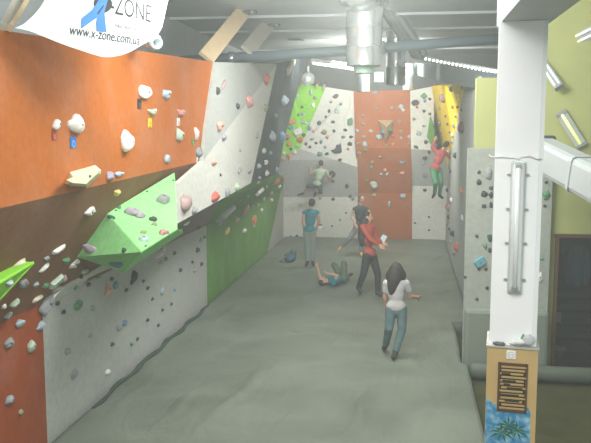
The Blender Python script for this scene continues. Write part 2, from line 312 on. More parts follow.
# (x, y, width, height, colour, kind, roll, note)
G = 'grey'; W_ = 'white'; DG = 'dark grey'; PB = 'pale blue'; PG = 'pale green'
for r_ in [
 # upper orange panel
 (55,124,10,11,W_,'d',.6,'small white hold above a rust tag'),(74,125,14,20,W_,'o',0,'large white oval hold above a blue tag'),(143,92,15,14,W_,'k',0,'round white hold above a black tag'),
 (165,94,10,10,PB,'k',0,'pale blue hold'),(151,112,11,9,PG,'h',0,'pale green horned hold above a yellow tag'),(180,113,11,8,'pink','h',0,'pink heart-like hold above a white tag'),
 (178,135,9,12,PG,'j',0,'pale green kidney hold'),(195,134,9,9,W_,'d',2,'white hold above a green tag'),(124,142,11,23,W_,'o',-.1,'tall white almond hold'),(198,152,10,9,G,'j',0,'grey hold above a white tag'),
 (166,158,7,9,PB,'d',-.5,'pale blue teardrop hold'),(109,176,8,10,'lilac','k',0,'lilac knob'),(119,174,12,5,PB,'l',0,'long pale blue hold'),
 # brown underside
 (89,211,12,9,W_,'j',0,None),(116,192,7,8,'yellow','t',0,None),(15,268,17,15,'cream','j',.5,None),(58,249,13,7,W_,'l',.2,None),(46,258,5,4,G,'k'),(44,267,9,6,W_,'l',.4),(65,260,8,7,'green','t',0),
 (74,263,9,7,W_,'k',.3),(22,283,8,11,G,'j'),(35,284,5,5,PB,'k'),(45,285,6,5,'green','k'),(55,281,11,10,PG,'b',.4),(63,278,6,9,'dusky pink','d',.4),(56,289,7,5,G,'l',.3),(13,303,8,10,PG,'t',.4),(37,298,10,6,'cream','l',.1),
 (3,306,4,4,W_,'k'),(7,315,7,7,G,'k'),(8,283,7,8,PB,'t',0),
 # lower orange
 (45,304,15,15,G,'j',.4),(19,323,8,8,PB,'k'),(40,326,8,8,PB,'o'),(8,343,9,9,G,'k'),(30,346,7,11,PG,'o'),(9,400,9,9,G,'k'),(20,412,4,5,'olive','k'),
 # white lower wall
 (57,303,4,5,DG,'k'),(63,312,4,4,DG,'k'),(77,305,9,9,'green','j'),(92,308,4,5,G,'k'),(90,335,4,4,G,'k'),(67,351,5,6,G,'k'),(73,374,6,8,G,'b',.3),(107,372,5,5,W_,'k'),
 (88,285,4,4,DG,'k'),(106,289,6,10,'salmon','c',1.2),(115,285,6,7,'teal','k'),(126,290,4,4,'brown','k'),(131,282,3,5,DG,'k'),(147,288,3,4,DG,'k'),(161,291,4,6,PB,'l',1),(174,290,3,3,'blue','k'),(171,304,3,3,DG,'k'),(162,310,3,3,DG,'k'),
 (147,320,3,3,DG,'k'),(158,325,3,3,'dark green','k'),(124,323,5,5,'blue','k'),(118,328,4,6,G,'k'),(112,344,4,4,DG,'k'),(131,344,3,4,'green','k'),(137,339,3,3,DG,'k'),(84,271,7,6,PG,'k'),(80,277,3,3,DG,'k'),
 (75,287,4,4,'green','k'),(98,276,5,4,'green','k'),(111,279,3,4,DG,'k'),(133,276,5,10,'dark green','l',1.3),(143,281,3,3,'brown','k'),(160,252,15,8,W_,'c',.3,None),(165,259,3,5,'green','k'),(174,253,4,4,'dark green','k'),(160,262,4,5,G,'k'),(180,270,4,4,DG,'k'),(194,270,4,5,G,'k'),(201,264,3,4,DG,'k'),(197,250,5,5,'dark green','k'),
 (186,223,7,4,PG,'l',.2),(198,227,4,4,'dark green','k'),(200,240,5,4,'green','k'),(204,237,3,3,DG,'k'),(192,262,3,3,DG,'k'),(152,299,3,3,DG,'k'),
 # mint volume
 (132,213,11,12,'lilac','r',0,None),(140,216,8,9,'lilac','r',0,None),(163,201,11,13,G,'b',.4),(153,220,6,7,DG,'o'),(119,208,3,4,'green','k'),(111,218,6,5,'dark green','l',-.6),(92,249,13,11,'lilac','o',-.4),(116,263,15,9,'blue','l',0),(143,240,9,8,PB,'k'),
 (163,234,12,9,'pink','t',3.3),(154,225,5,5,'olive','k'),(125,250,4,7,'dark green','l',-1),(143,233,6,5,'olive','k'),
 # white upper wall
 (184,203,13,17,'dusky pink','o',0,None),(193,211,6,8,G,'k'),(214,197,12,10,'red','j',.2,None),(226,192,6,9,G,'d'),(236,187,7,8,PG,'j'),(213,162,7,7,'salmon','j'),(239,170,6,5,G,'l',.3),(249,171,6,5,G,'k'),(257,135,7,6,G,'c',.4),(223,85,9,6,'dusky pink','o',.5),
 (248,102,9,11,'pink','o',-.4,None),(219,126,10,9,'salmon','k'),(265,79,8,10,'red','k',0,None),(223,137,6,7,'lilac','o'),(265,108,5,7,'olive','k'),(217,91,4,7,DG,'l',1),(237,106,3,8,DG,'l',1.1),(240,150,3,3,G,'k'),(220,175,2,2,DG,'k'),
 # green lower
 (259,191,7,7,W_,'b',.4),(261,210,4,4,W_,'k'),(253,220,7,7,'orange','b',.3),(244,231,7,5,W_,'l'),(253,226,4,4,PG,'k'),(270,193,5,5,'tan','k'),(271,200,4,4,W_,'k'),(279,186,4,4,W_,'k'),(276,181,4,6,'red','l',1.2),(284,178,4,4,'orange','k'),(263,198,4,5,PG,'k'),
 (251,206,3,4,G,'k'),(258,205,3,3,PG,'k'),(243,209,10,14,'tan','k'),(224,212,15,15,G,'b',.5),(227,231,8,5,'yellow','l',.2),(219,222,6,6,PB,'t',1),(236,220,7,6,'tan','k'),(266,186,4,4,G,'k'),(258,182,5,4,'olive','k'),(247,196,5,4,'green','k'),
 # slate
 (271,137,9,11,PB,'o'),(281,137,7,11,'blue','o'),(263,151,6,6,PG,'k'),(265,162,6,6,W_,'t'),(266,173,6,6,W_,'k'),(258,166,5,5,PB,'k'),(276,170,4,6,G,'k'),(283,101,9,11,PB,'k'),(259,178,4,4,G,'k'),(270,153,5,4,'teal','k'),(275,115,6,5,G,'k'),
 # lime green
 (297,96,4,4,PB,'k'),(311,92,5,6,PB,'d'),(315,98,4,4,G,'k'),(313,105,4,5,W_,'k'),(302,107,3,3,'dark green','k'),(303,114,4,4,PB,'k'),(298,115,3,3,'green','k'),(303,122,4,4,PB,'k'),(307,123,4,3,W_,'k'),(292,122,7,6,'orange','b',.3),(291,128,5,4,'teal','k'),(309,128,4,5,'blue','k'),
 (298,132,10,8,W_,'b',.5),(304,135,4,4,'dark green','k'),(300,140,6,6,'red','k'),(287,137,6,6,'red','k'),(289,144,5,5,'orange','k'),(289,156,5,9,'orange','t',0),(294,152,5,5,W_,'k'),(297,146,3,3,PB,'k'),(291,149,3,3,'dark green','k'),(284,154,4,4,W_,'k'),(283,159,4,5,'salmon','k'),
 # white back left
 (336,96,6,4,'brown','l',.3),(329,111,3,4,DG,'k'),(337,111,5,5,PG,'k'),(326,117,3,3,DG,'k'),(319,123,4,5,'dark green','k'),(333,122,4,3,'dark green','k'),(314,131,4,4,'salmon','k'),(324,132,6,5,'olive','k'),(334,131,3,3,DG,'k'),(327,137,4,4,'pink','k'),(312,139,4,3,G,'k'),
 (345,130,4,3,DG,'k'),(350,122,6,8,'green','o',-.3),(343,137,4,3,'green','k'),(351,137,4,3,DG,'k'),(306,144,3,3,DG,'k'),(316,143,3,3,'dark green','k'),(321,142,3,4,'blue','k'),(325,147,3,3,G,'k'),(310,147,3,3,DG,'k'),(337,149,11,12,DG,'c',.8),(350,144,5,4,DG,'l',-.4),
 (348,149,3,3,'red','k'),(340,160,4,3,'brown','k'),(320,154,5,5,'teal','k'),(327,154,4,3,'dark green','k'),(347,186,4,5,DG,'k'),(333,181,3,3,DG,'k'),(332,174,7,8,DG,'o',-.4),(333,199,4,3,DG,'k'),(320,198,3,3,G,'k'),(350,196,3,3,DG,'k'),(353,198,4,5,G,'k'),(300,205,3,3,G,'k'),(332,226,2,2,DG,'k'),(297,236,3,3,DG,'k'),(340,220,2,2,DG,'k'),(291,236,3,2,G,'k'),
 (346,213,2,2,DG,'k'),(308,122,3,3,G,'k'),(341,104,3,3,G,'k'),(331,102,3,3,G,'k'),
 # orange column
 (376,93,4,4,G,'k'),(377,109,4,3,G,'k'),(392,108,3,3,PB,'k'),(401,107,6,5,PB,'k'),(403,110,3,3,W_,'k'),(363,116,3,3,G,'k'),(363,124,3,3,'olive','k'),(357,131,4,4,PB,'k'),(371,131,4,3,PG,'k'),(364,137,4,4,G,'k'),(379,137,6,6,PB,'k'),(383,132,4,4,'teal','k'),
 (390,129,4,5,'green','k'),(393,136,4,3,'red','l',.3),(400,122,4,4,G,'k'),(401,131,4,3,'olive','k'),(401,138,3,3,PB,'k'),(409,137,4,4,PB,'k'),(365,144,5,6,PB,'k'),(358,144,4,4,G,'k'),(365,150,4,3,'green','l'),(359,153,4,4,G,'k'),(372,145,2,2,'olive','k'),(393,144,3,3,'pink','k'),
 (380,157,3,3,'olive','k'),(402,162,6,4,'teal','c'),(402,173,5,3,'salmon','l',.1),(371,167,4,5,'green','d'),(372,162,3,3,G,'k'),(381,174,3,3,PB,'k'),(387,174,3,3,PB,'k'),(367,180,3,3,'green','k'),(374,185,8,8,PG,'k'),(389,204,4,8,PB,'d'),(403,196,6,5,PB,'j'),(374,195,4,3,PG,'k'),(409,144,3,3,'olive','k'),(386,145,3,3,'olive','k'),(385,170,3,3,'salmon','k'),
 # white right of the column
 (424,96,6,6,'green','b',.7),(425,101,3,3,'blue','k'),(415,103,8,6,DG,'k'),(417,107,3,3,'red','k'),(424,111,3,3,DG,'k'),(414,119,3,3,'olive','k'),(424,126,4,3,G,'k'),(419,133,5,5,PB,'k'),(430,114,3,3,DG,'k'),(430,99,3,3,DG,'k'),(416,147,3,5,DG,'l',1.2),(426,142,4,4,DG,'k'),(429,152,3,3,DG,'k'),
 (425,158,5,4,DG,'k'),(425,175,4,4,G,'k'),(423,164,3,3,G,'k'),(425,190,4,3,DG,'k'),(429,217,2,2,DG,'k'),(415,223,2,2,DG,'k'),(429,230,2,2,DG,'k'),
 # yellow
 (444,98,5,11,'dusky pink','o',.4,None),(452,89,3,6,'blue','l',1.4),(459,96,3,5,PG,'l',1),(453,107,4,4,'red','k'),(440,107,4,4,G,'k'),(458,107,4,3,'dark green','k'),(435,115,3,4,PG,'k'),(446,116,3,3,DG,'k'),(456,116,4,4,PG,'k'),(440,123,5,4,PB,'k'),(448,124,3,3,DG,'k'),(454,125,4,5,G,'k'),(438,132,3,3,DG,'k'),(442,133,3,3,G,'k'),(450,132,3,3,G,'k'),(453,135,3,5,PG,'k'),(463,88,3,4,'dark green','k'),(434,146,7,6,'dusky pink','k'),(452,141,4,4,G,'k'),(449,152,4,5,PB,'k'),
 # right white wall
 (463,128,8,12,'brown','o',-.2,None),(456,155,4,6,'dark green','k'),(451,171,4,4,DG,'k'),(448,190,4,5,DG,'k'),(462,190,6,5,'orange','o',-.3),(449,207,6,8,'pink','o'),(452,200,4,5,W_,'k'),(450,197,4,4,G,'k'),(449,217,3,4,DG,'k'),(463,218,6,6,PB,'k'),(454,233,6,8,'dark green','t',0),(451,242,4,4,G,'k'),(458,247,6,9,'red','o'),(455,253,4,5,G,'k'),(448,224,3,3,'olive','k'),(450,229,3,3,DG,'k'),(462,110,3,3,DG,'k'),(465,277,3,3,DG,'k'),
 # grey board
 (479,172,3,3,DG,'k'),(479,182,5,6,DG,'k'),(484,194,6,6,DG,'k'),(491,195,4,6,DG,'k'),(489,174,6,13,G,'o'),(491,188,4,4,DG,'k'),(484,206,5,4,DG,'b'),(491,205,3,6,DG,'k'),(477,236,3,3,'dark green','k'),(490,238,5,8,'dark green','b',.3),(485,246,5,8,'green','t',.3),(490,250,3,6,DG,'k'),(480,262,13,10,'teal','b',.6),(479,269,3,3,'brown','k'),(486,269,3,4,'brown','k'),
 (477,299,3,3,'brown','k'),(487,288,2,3,DG,'k'),(546,182,3,3,'dark green','k'),(546,195,7,9,'green','k'),(545,206,3,3,DG,'k'),(542,259,4,3,'green','k'),(540,277,5,10,W_,'o')]:
    hold(*r_)
ORD = ['first', 'second', 'third', 'fourth', 'fifth', 'sixth', 'seventh', 'eighth', 'ninth', 'tenth', 'eleventh', 'twelfth', 'thirteenth', 'fourteenth', 'fifteenth', 'sixteenth', 'seventeenth', 'eighteenth', 'nineteenth', 'twentieth']
PLACE = {'orange upper panel': 'the orange upper left panel', 'brown underside': 'the brown left underside', 'orange lower panel': 'the orange lower left panel', 'white lower panel': 'the white lower left wall', 'white upper panel': 'the white upper left panel',
         'green lower panel': 'the grass green left panel', 'slate panel': 'the dark slate panel', 'lime green panel': 'the lime green back panel', 'white back wall': 'the white back wall', 'orange column': 'the far orange column', 'green sliver': 'the thin green triangle',
         'yellow panel': 'the yellow panel', 'right white wall': 'the white right wall', 'grey board': 'the grey board', 'mint green volume': 'the mint green volume', 'lime wedge volume': 'the lime wedge', 'tan volume': 'the tan volume'}
from collections import defaultdict
by = defaultdict(list)
for hd in HOLDS:
    o, px, py, s, col, kind, place, note = hd
    size = 'large' if s >= 11 else ('small' if s >= 5 else 'tiny')
    by[(size, col, KINDS[kind], place)].append(hd)
def rank(i, n):
    if n == 1: return ''
    if i == 0: return 'leftmost'
    if i == n-1: return 'rightmost'
    if i < n/2: return ORD[i]+' from left'
    return ORD[n-1-i]+' from right'
NUMW = {2: 'two', 3: 'three', 4: 'four', 5: 'five', 6: 'six', 7: 'seven', 8: 'eight', 9: 'nine', 10: 'ten'}
for (size, col, kn, place), lst in by.items():
    lst.sort(key=lambda q: q[1])
    for i, q in enumerate(lst):
        o, px, py, s, c2, kind, pl, note = q; n = len(lst)
        base = f'{size} {col} {kn} climbing hold'.replace('knob climbing hold', 'knob hold')
        if note: lab = f'{note} on {PLACE[pl]}'
        elif n == 1: lab = f'{base} on {PLACE[pl]}'
        else: lab = f'{base}, {rank(i, n)} of its {NUMW.get(n, "kind")} on {PLACE[pl]}'.replace('of its kind', 'of such')
        if n in NUMW: lab = lab.replace('of its '+NUMW[n], 'of '+NUMW[n])
        tag(o, lab, 'climbing hold', 'climbing holds on '+PLACE[pl])
# route tags ---------------------------------------------------------
for x, y, w, h, col, nm in [(53.5,135,4,10,(.28,.05,.03),'rust red'),(72.5,142,6,11,(.03,.15,.42),'blue'),(139,104,4.5,10,(.02,.02,.02),'black'),(149.5,123,4.5,9,(.80,.60,.02),'yellow'),(178,122,4,8,(.75,.74,.70),'white'),(192.5,142,3,6,(.03,.20,.07),'green'),(197,160,2.5,6,(.7,.7,.68),'small white')]:
    loc, n, pl = cast(x, y); s = depth(loc)/F; R = orient(n)
    t = thing('route_tag', f'{nm} route tag below a hold on the orange upper left panel', 'route tag', loc, 'route tags on the orange panel')
    M = Matrix.Translation(loc) @ R.to_4x4()
    fx = max(.45, math.sqrt(max(0, 1-(R.col[0].dot((loc-O).normalized()))**2)))
    for nme, yy, sx, sz, m in (('strip', .006, w*s/fx, h*s, mat('tag_'+nm.replace(' ', '_'), col, .5, .05)),):
        bm = bmesh.new(); box(bm, (0, yy, 0), (sx, .008, sz), None, .002); bm.transform(M); bmobj(nme, bm, m, t)
    bm = bmesh.new(); rg = 'ink'
    lathe(bm, (0, 0, 0), [(sx*.16, 0), (sx*.3, 0), (sx*.3, .002), (sx*.16, .002)], 14, Vector((0, 1, 0)))
    bm.transform(M @ Matrix.Translation((0, .0105, -sz*.18))); bmobj('grade_mark', bm, mat('tag_ink_'+nm.replace(' ', '_'), tuple(min(1, c*.4+.02) for c in col) if nm in ('white', 'small white', 'yellow') else tuple(min(1, c*2+.08) for c in col), .5, 0, bump=0), t)
# big cream block hold on the orange panel
hb = thing('climbing_hold', 'big cream and yellow angular block hold low on the orange upper left panel', 'climbing hold', cast(84, 177)[0], 'climbing holds on the orange upper left panel')
loc, n, _ = cast(84, 177)
pr = []
for x, y, o_ in [(65.5,183,.0),(70,172,.0),(95,165,.0),(101,170,.0),(101,174,.0),(87,187,.0),(70,186,.0)]: pr.append(onX(x, y, -3.2))
cr = []
for x, y in [(66,180),(73,177),(95,169.5),(98,171),(98,173),(86,184),(73,183)]: cr.append(onX(x, y, -3.06))
k = len(pr)
mesh('body', pr+cr, [tuple(range(k, 2*k)), tuple(range(k-1, -1, -1))]+[(i, (i+1) % k, (i+1) % k+k, i+k) for i in range(k)], mat('cream_resin', (.72, .69, .50), .5, .12, 14), hb)
bm = bmesh.new(); bmesh.ops.create_uvsphere(bm, u_segments=10, v_segments=8, radius=.014); bm.transform(Matrix.Translation(onX(90, 176, -3.055))); bmobj('bolt', bm, BOLT, hb)
bm = bmesh.new(); q = [onX(65.3,183,-3.17), onX(66.5,178.5,-3.10), onX(68.5,178,-3.06), onX(68,184,-3.06)]
mesh('end_face', q+[p+Vector((-.02, .01, 0)) for p in q], [(0,1,2,3),(7,6,5,4),(0,4,5,1),(1,5,6,2),(2,6,7,3),(3,7,4,0)], mat('yellow_resin', (.75, .45, .04), .5, .1), hb)

# ------------------------------------------------------------------ setting
def struct(o): o['kind'] = 'structure'; return o
FLOORM = mat('olive_floor', (.045, .047, .013), .85, .6, 3, .2, 20)
struct(boxo('floor', (0, 13, -.30), (14, 26, .1), FLOORM))
# mat with real folds
def mat_h(x, y):
    v = .010*noise.noise(Vector((x*.8, y*.5, 0)))
    for (ax, ay, bx, by_, h_, w_) in FOLDS:
        dx, dy = bx-ax, by_-ay; t = max(0, min(1, ((x-ax)*dx+(y-ay)*dy)/(dx*dx+dy*dy)))
        wob = .05*math.sin(t*9+ax*3)
        dd = math.hypot(x-ax-t*dx+wob, y-ay-t*dy); v += 1.5*h_*math.exp(-(dd/w_)**2)*math.sin(math.pi*min(1, max(0, t*.98+.01)))
    return v
FOLDS = []
for (x0, y0_, x1, y1_, hh, ww) in [(275,360,200,430,.03,.07),(290,355,230,395,.02,.05),(210,380,150,430,.025,.06),(372,390,345,440,.03,.06),(385,370,352,430,.015,.05),(250,325,330,340,.02,.06),(300,335,390,350,.02,.07),(340,330,270,320,.015,.05),
    (398,268,450,254,.035,.05),(455,255,466,285,.03,.05),(395,290,455,278,.03,.05),(405,302,458,288,.025,.05),(396,358,425,368,.025,.04),(420,340,385,395,.02,.06),(240,300,200,340,.02,.07),(160,370,105,420,.02,.06),(300,300,345,275,.02,.06),(450,320,470,350,.02,.05),(345,282,375,300,.015,.05),(430,385,420,440,.02,.06),(180,330,120,395,.015,.08)]:
    a, b = onZ(x0, y0_, 0), onZ(x1, y1_, 0); FOLDS.append((a.x, a.y, b.x, b.y, hh, ww))
bm = bmesh.new(); NX, NY = 86, 240; rows = []
for j in range(NY+1):
    yy = 6.0+(24.79-6.0)*j/NY; row = []
    xr = (.60 if yy < 7.4 else .92) if yy < 11.62 else (.84 if yy < 12.2 else 1.17)
    if yy > 12.2 and yy < 14.2: xr = .86
    for i in range(NX+1):
        xx = -3.90+(xr+3.90)*i/NX
        row.append(bm.verts.new((xx, yy, mat_h(xx, yy)*(1 if 0 < i < NX else .2))))
    rows.append(row)
for j in range(NY):
    for i in range(NX): bm.faces.new((rows[j][i], rows[j][i+1], rows[j+1][i+1], rows[j+1][i]))
rim = [rows[0][i] for i in range(NX+1)]+[rows[j][NX] for j in range(1, NY+1)]+[rows[NY][i] for i in range(NX-1, -1, -1)]+[rows[j][0] for j in range(NY-1, 0, -1)]
low = [bm.verts.new((v.co.x, v.co.y, -.25)) for v in rim]
for i in range(len(rim)): bm.faces.new((rim[i], rim[(i+1) % len(rim)], low[(i+1) % len(rim)], low[i]))
MATM = mat('mat_tarpaulin', (.185, .225, .17), .5, 0, bump=0, spec=.4)
nt = MATM.node_tree; N = nt.nodes; L = nt.links
tc = N.new('ShaderNodeTexCoord'); n1 = N.new('ShaderNodeTexNoise'); n1.inputs['Scale'].default_value = .9; n1.inputs['Detail'].default_value = 8; n1.inputs['Distortion'].default_value = .6
L.new(tc.outputs['Object'], n1.inputs['Vector'])
cr_ = N.new('ShaderNodeValToRGB'); cr_.color_ramp.elements[0].position = .3; cr_.color_ramp.elements[0].color = (.112, .138, .104, 1); cr_.color_ramp.elements[1].position = .7; cr_.color_ramp.elements[1].color = (.185, .212, .168, 1)
L.new(n1.outputs['Fac'], cr_.inputs['Fac']); L.new(cr_.outputs['Color'], N['Principled BSDF'].inputs['Base Color'])
mp = N.new('ShaderNodeMapping'); mp.inputs['Scale'].default_value = (1.2, .45, 1); mp.inputs['Rotation'].default_value = (0, 0, .5); L.new(tc.outputs['Object'], mp.inputs['Vector'])
n2 = N.new('ShaderNodeTexNoise'); n2.inputs['Scale'].default_value = 1.6; n2.inputs['Detail'].default_value = 6; n2.inputs['Distortion'].default_value = 1.8; L.new(mp.outputs['Vector'], n2.inputs['Vector'])
bp = N.new('ShaderNodeBump'); bp.inputs['Strength'].default_value = .5; bp.inputs['Distance'].default_value = .05; L.new(n2.outputs['Fac'], bp.inputs['Height']); L.new(bp.outputs['Normal'], N['Principled BSDF'].inputs['Normal'])
bmm = bmesh.new()
mt = thing('landing_mat', 'wrinkled grey-green tarpaulin landing mat covering the hall floor', 'mat', (-1.4, 14, 0))
bmobj('tarpaulin', bm, MATM, mt, True)
bm = bmesh.new(); pts = []; rr = []
for i in range(25):
    t = i/24; p = onZ(86, 407, .02).lerp(onZ(206, 305, .02), t); p.x = -3.86+.03*math.sin(i*1.3); p.z = .015
    pts.append(p); rr.append((.014+.024*math.sin(math.pi*t)**.5)*(1+.25*math.sin(i*2.1)))
tube(bm, pts, rr, 10)
bmobj('hem_fold', bm, mat('hem_dark_green', (.035, .065, .045), .6, .3, 12), mt, True)['label'] = 'dark green folded hem along the left wall'
bl = tag(boxo('bolster', (0, 0, 0), (.1, .1, .1), MATM), 'grey-green padded roll on the floor before the door', 'bolster')
bl.data.clear_geometry(); bm = bmesh.new(); a, b = Vector((.98, 11.62, -.12)), Vector((3.5, 11.62, -.12))
tube(bm, [a+Vector((-.02, 0, 0)), a, a+Vector((.03, 0, 0)), b, b+Vector((.04, 0, 0))], [.03, .09, .12, .12, .05], 16); bm.to_mesh(bl.data); bm.free(); bl.data.materials.clear(); bl.data.materials.append(mat('bolster_vinyl', (.10, .12, .09), .6, .15))
for p in bl.data.polygons: p.use_smooth = True

CEIL = mat('ceiling_sheet', (.46, .50, .50), .6, .12, 1.2, .03)
struct(boxo('ceiling', (0, 14, 5.85), (14, 24, .1), CEIL))
WB = mat('dark_wall', (.10, .11, .10), .7, .15, 2)
struct(boxo('wall_back', (0, 25.5, 2.9), (14, .2, 6.3), WB))
struct(boxo('wall_left', (-5.1, 14, 2.9), (.2, 24, 6.3), mat('side_wall_grey', (.34, .38, .38), .7, .12, 2)))
for i, y in enumerate((16.2, 18.6, 23.2)):
    struct(boxo(f'trim_{i+1}', (-1, y, 5.775), (9, .06, .05), mat('purlin_paint', (.38, .42, .42), .5, .08)))
OLIVE = mat('olive_wall_paint', (.39, .42, .165), .6, .12, 1.5, .08, 12)
dx0, dx1, dz1 = 2.24, 3.35, 1.86
bm = bmesh.new()
YW = 12.2
box(bm, ((1.0+1.42)/2, YW+.1, 2.0), (.42, .2, 4.5)); box(bm, ((1.42+dx0)/2, YW+.1, 2.8), (dx0-1.42, .2, 6.1)); box(bm, ((dx0+dx1)/2, YW+.1, (dz1+5.85)/2), (dx1-dx0, .2, 5.85-dz1)); box(bm, ((dx1+7)/2, YW+.1, 2.8), (7-dx1, .2, 6.1))
struct(bmobj('wall_right', bm, OLIVE))
# doorway
FR = mat('door_frame_brown', (.10, .055, .025), .5, .2, 10)
dr = struct(bmobj('door_1', (lambda b: (box(b, (dx0+.02, YW-.02, dz1/2-.12), (.05, .12, dz1+.25)), box(b, (dx1-.02, YW-.02, dz1/2-.12), (.05, .12, dz1+.25)), box(b, ((dx0+dx1)/2, YW-.02, dz1+.02), (dx1-dx0+.04, .12, .05)), b)[-1])(bmesh.new()), FR))
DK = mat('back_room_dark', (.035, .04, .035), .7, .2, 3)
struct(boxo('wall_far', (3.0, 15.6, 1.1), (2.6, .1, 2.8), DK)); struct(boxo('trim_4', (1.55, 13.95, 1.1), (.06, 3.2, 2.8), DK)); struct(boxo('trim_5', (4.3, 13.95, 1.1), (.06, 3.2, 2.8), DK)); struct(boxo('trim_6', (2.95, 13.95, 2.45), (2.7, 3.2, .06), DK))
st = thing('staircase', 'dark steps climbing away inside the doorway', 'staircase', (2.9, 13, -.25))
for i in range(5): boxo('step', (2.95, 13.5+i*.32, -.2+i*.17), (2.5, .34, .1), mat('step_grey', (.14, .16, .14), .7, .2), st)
bk = thing('bucket', 'white plastic bucket standing just inside the doorway', 'bucket', onZ(561, 352, -.25))
c0 = Vector((2.42, 12.62, -.25)); bm = bmesh.new()
lathe(bm, c0, [(.001, .0), (.085, 0), (.105, .24), (.118, .24), (.118, .27), (.100, .27), (.08, .02), (.001, .02)], 20)
bmobj('body', bm, mat('bucket_white', (.7, .72, .68), .4, .05), bk, True)
bm = bmesh.new(); tube(bm, [c0+Vector((.115*math.cos(t), -.03*math.sin(t)-.04, .255+.10*math.sin(t)*-1)) for t in [math.pi*k/10 for k in range(11)]], .005, 6); bmobj('handle', bm, mat('wire', (.3, .3, .3), .4, 0, metal=.8), bk)
tag(boxo('paper_note', (2.40, 12.58, .52), (.09, .02, .16), mat('paper_white', (.6, .62, .58), .7, .05), None, Matrix.Rotation(.1, 3, 'Y')), 'pale paper card on a hook just inside the doorway, above the bucket', 'paper')
jk = thing('jacket', 'blue jacket hanging inside the dark doorway', 'jacket', (2.75, 12.9, 1.2))
bm = bmesh.new()
for (dx, dz, rx, rz) in ((0, 1.45, .15, .2), (0, 1.2, .13, .25)):
    r = bmesh.ops.create_uvsphere(bm, u_segments=16, v_segments=10, radius=1); bmesh.ops.transform(bm, matrix=Matrix.Translation((2.72+dx, 12.9, dz)) @ Matrix.Diagonal((rx, .08, rz, 1)), verts=r['verts'])
o_ = bmobj('body', bm, mat('jacket_blue', (.10, .22, .34), .8, .2, 8), jk, True)
bm = bmesh.new(); tube(bm, [(2.83, 12.88, 1.55), (2.88, 12.86, 1.25), (2.86, 12.86, 1.0)], [.06, .05, .04], 10); bmobj('sleeve', bm, MATS['jacket_blue'], jk, True)
bm = bmesh.new(); tube(bm, [(2.60, 12.88, 1.55), (2.56, 12.86, 1.25), (2.58, 12.86, 1.0)], [.06, .05, .04], 10); bmobj('sleeve', bm, MATS['jacket_blue'], jk, True)
gl = mat('door_glass', (.03, .035, .035), .05, 0, bump=0, alpha=.35)
boxo('glass_pane', ((dx0+dx1)/2, YW, dz1/2-.1), (dx1-dx0-.06, .01, dz1+.2), gl, dr)

# ------------------------------------------------------------------ white pillar
N_BEFORE = len(COL.objects)
WP = mat('pillar_white', (.90, .92, .91), .5, .03, 4, .04, 30)
YP = 6.55
pl = onY(493, 220, YP).x; pr_ = onY(540.5, 220, YP).x; pc = (pl+pr_)/2; pwid = pr_-pl
pil = thing('pillar', 'white square pillar with wooden cladding around its foot', 'pillar', (pc, YP+.2, -.25))
zc = onY(512, 346, YP).z; ztop = onY(520, 21, YP).z
boxo('shaft', (pc-.015, YP+.2, (zc+ztop)/2-.2), (pwid-.03, .4, ztop-zc+.4), WP, pil, None, .006)
boxo('corner_flange', (pc+pwid/2-.015, YP+.02, (zc+ztop)/2), (.03, .03, ztop-zc), mat('flange_white', (.80, .84, .83), .5, .03), pil)
WD = mat('birch_cladding', (.56, .40, .17), .5, .12, 5, .03)
boxo('cladding', (pc+.0, YP+.19, (zc-.25)/2), (pwid+.03, .46, zc+.25), WD, pil)
PF = YP-.04
boxo('ledge', (pc, YP+.185, zc+.006), (pwid+.045, .48, .016), mat('ledge_grey', (.45, .46, .42), .6, .15), pil)
sk = thing('wall_socket', 'white power socket on the birch cladding of the pillar', 'socket', onY(511, 354, PF))
s0 = onY(511.5, 354, PF)
boxo('plate', s0+Vector((0, -.006, 0)), (.075, .012, .075), WP, sk, None, .006)
bm = bmesh.new(); lathe(bm, s0+Vector((0, -.012, 0)), [(.022, 0), (.028, 0), (.028, -.004), (.022, -.004)][::-1], 20, Vector((0, -1, 0)))
bmobj('rim', bm, mat('socket_grey', (.4, .4, .4), .5, 0), sk)
for dx in (-.009, .009):
    bm = bmesh.new(); tube(bm, [s0+Vector((dx, -.011, 0)), s0+Vector((dx, -.0135, 0))], .004, 8); bmobj('contact_hole', bm, mat('hole_black', (.01, .01, .01), .8, 0, bump=0), sk)
vt = thing('ventilation_grille', 'brown framed slatted grille in the birch cladding of the pillar', 'grille', onY(513, 387, PF))
v0, v1 = onY(498.5, 409, PF), onY(527, 364, PF)
vc = (v0+v1)/2; vw, vh = v1.x-v0.x, v1.z-v0.z
boxo('backing', vc+Vector((0, -.004, 0)), (vw, .008, vh), mat('grille_dark', (.03, .022, .012), .8, .2), vt)
for sx in (-1, 1): boxo('frame_stile', vc+Vector((sx*vw/2, -.008, 0)), (.02, .02, vh+.02), FR, vt)
for sz in (-1, 1): boxo('frame_rail', vc+Vector((0, -.008, sz*vh/2)), (vw, .02, .02), FR, vt)
for i in range(13):
    z = -vh/2+vh*(i+.75)/13.5
    boxo('slat', vc+Vector((.012*math.sin(i*2.3), -.012, z)), (vw*(.86 if i % 3 else .93), .012, vh/13.5*.42), WD, vt, Matrix.Rotation(.3, 3, 'X'))
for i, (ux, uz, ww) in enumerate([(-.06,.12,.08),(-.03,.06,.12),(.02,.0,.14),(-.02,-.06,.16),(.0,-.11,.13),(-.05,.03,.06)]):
    boxo('gap_shadow_strip', vc+Vector((ux*.9, -.021, uz)), (ww*.9, .006, .014), mat('grille_dark2', (.05, .04, .02), .8, .2), vt)
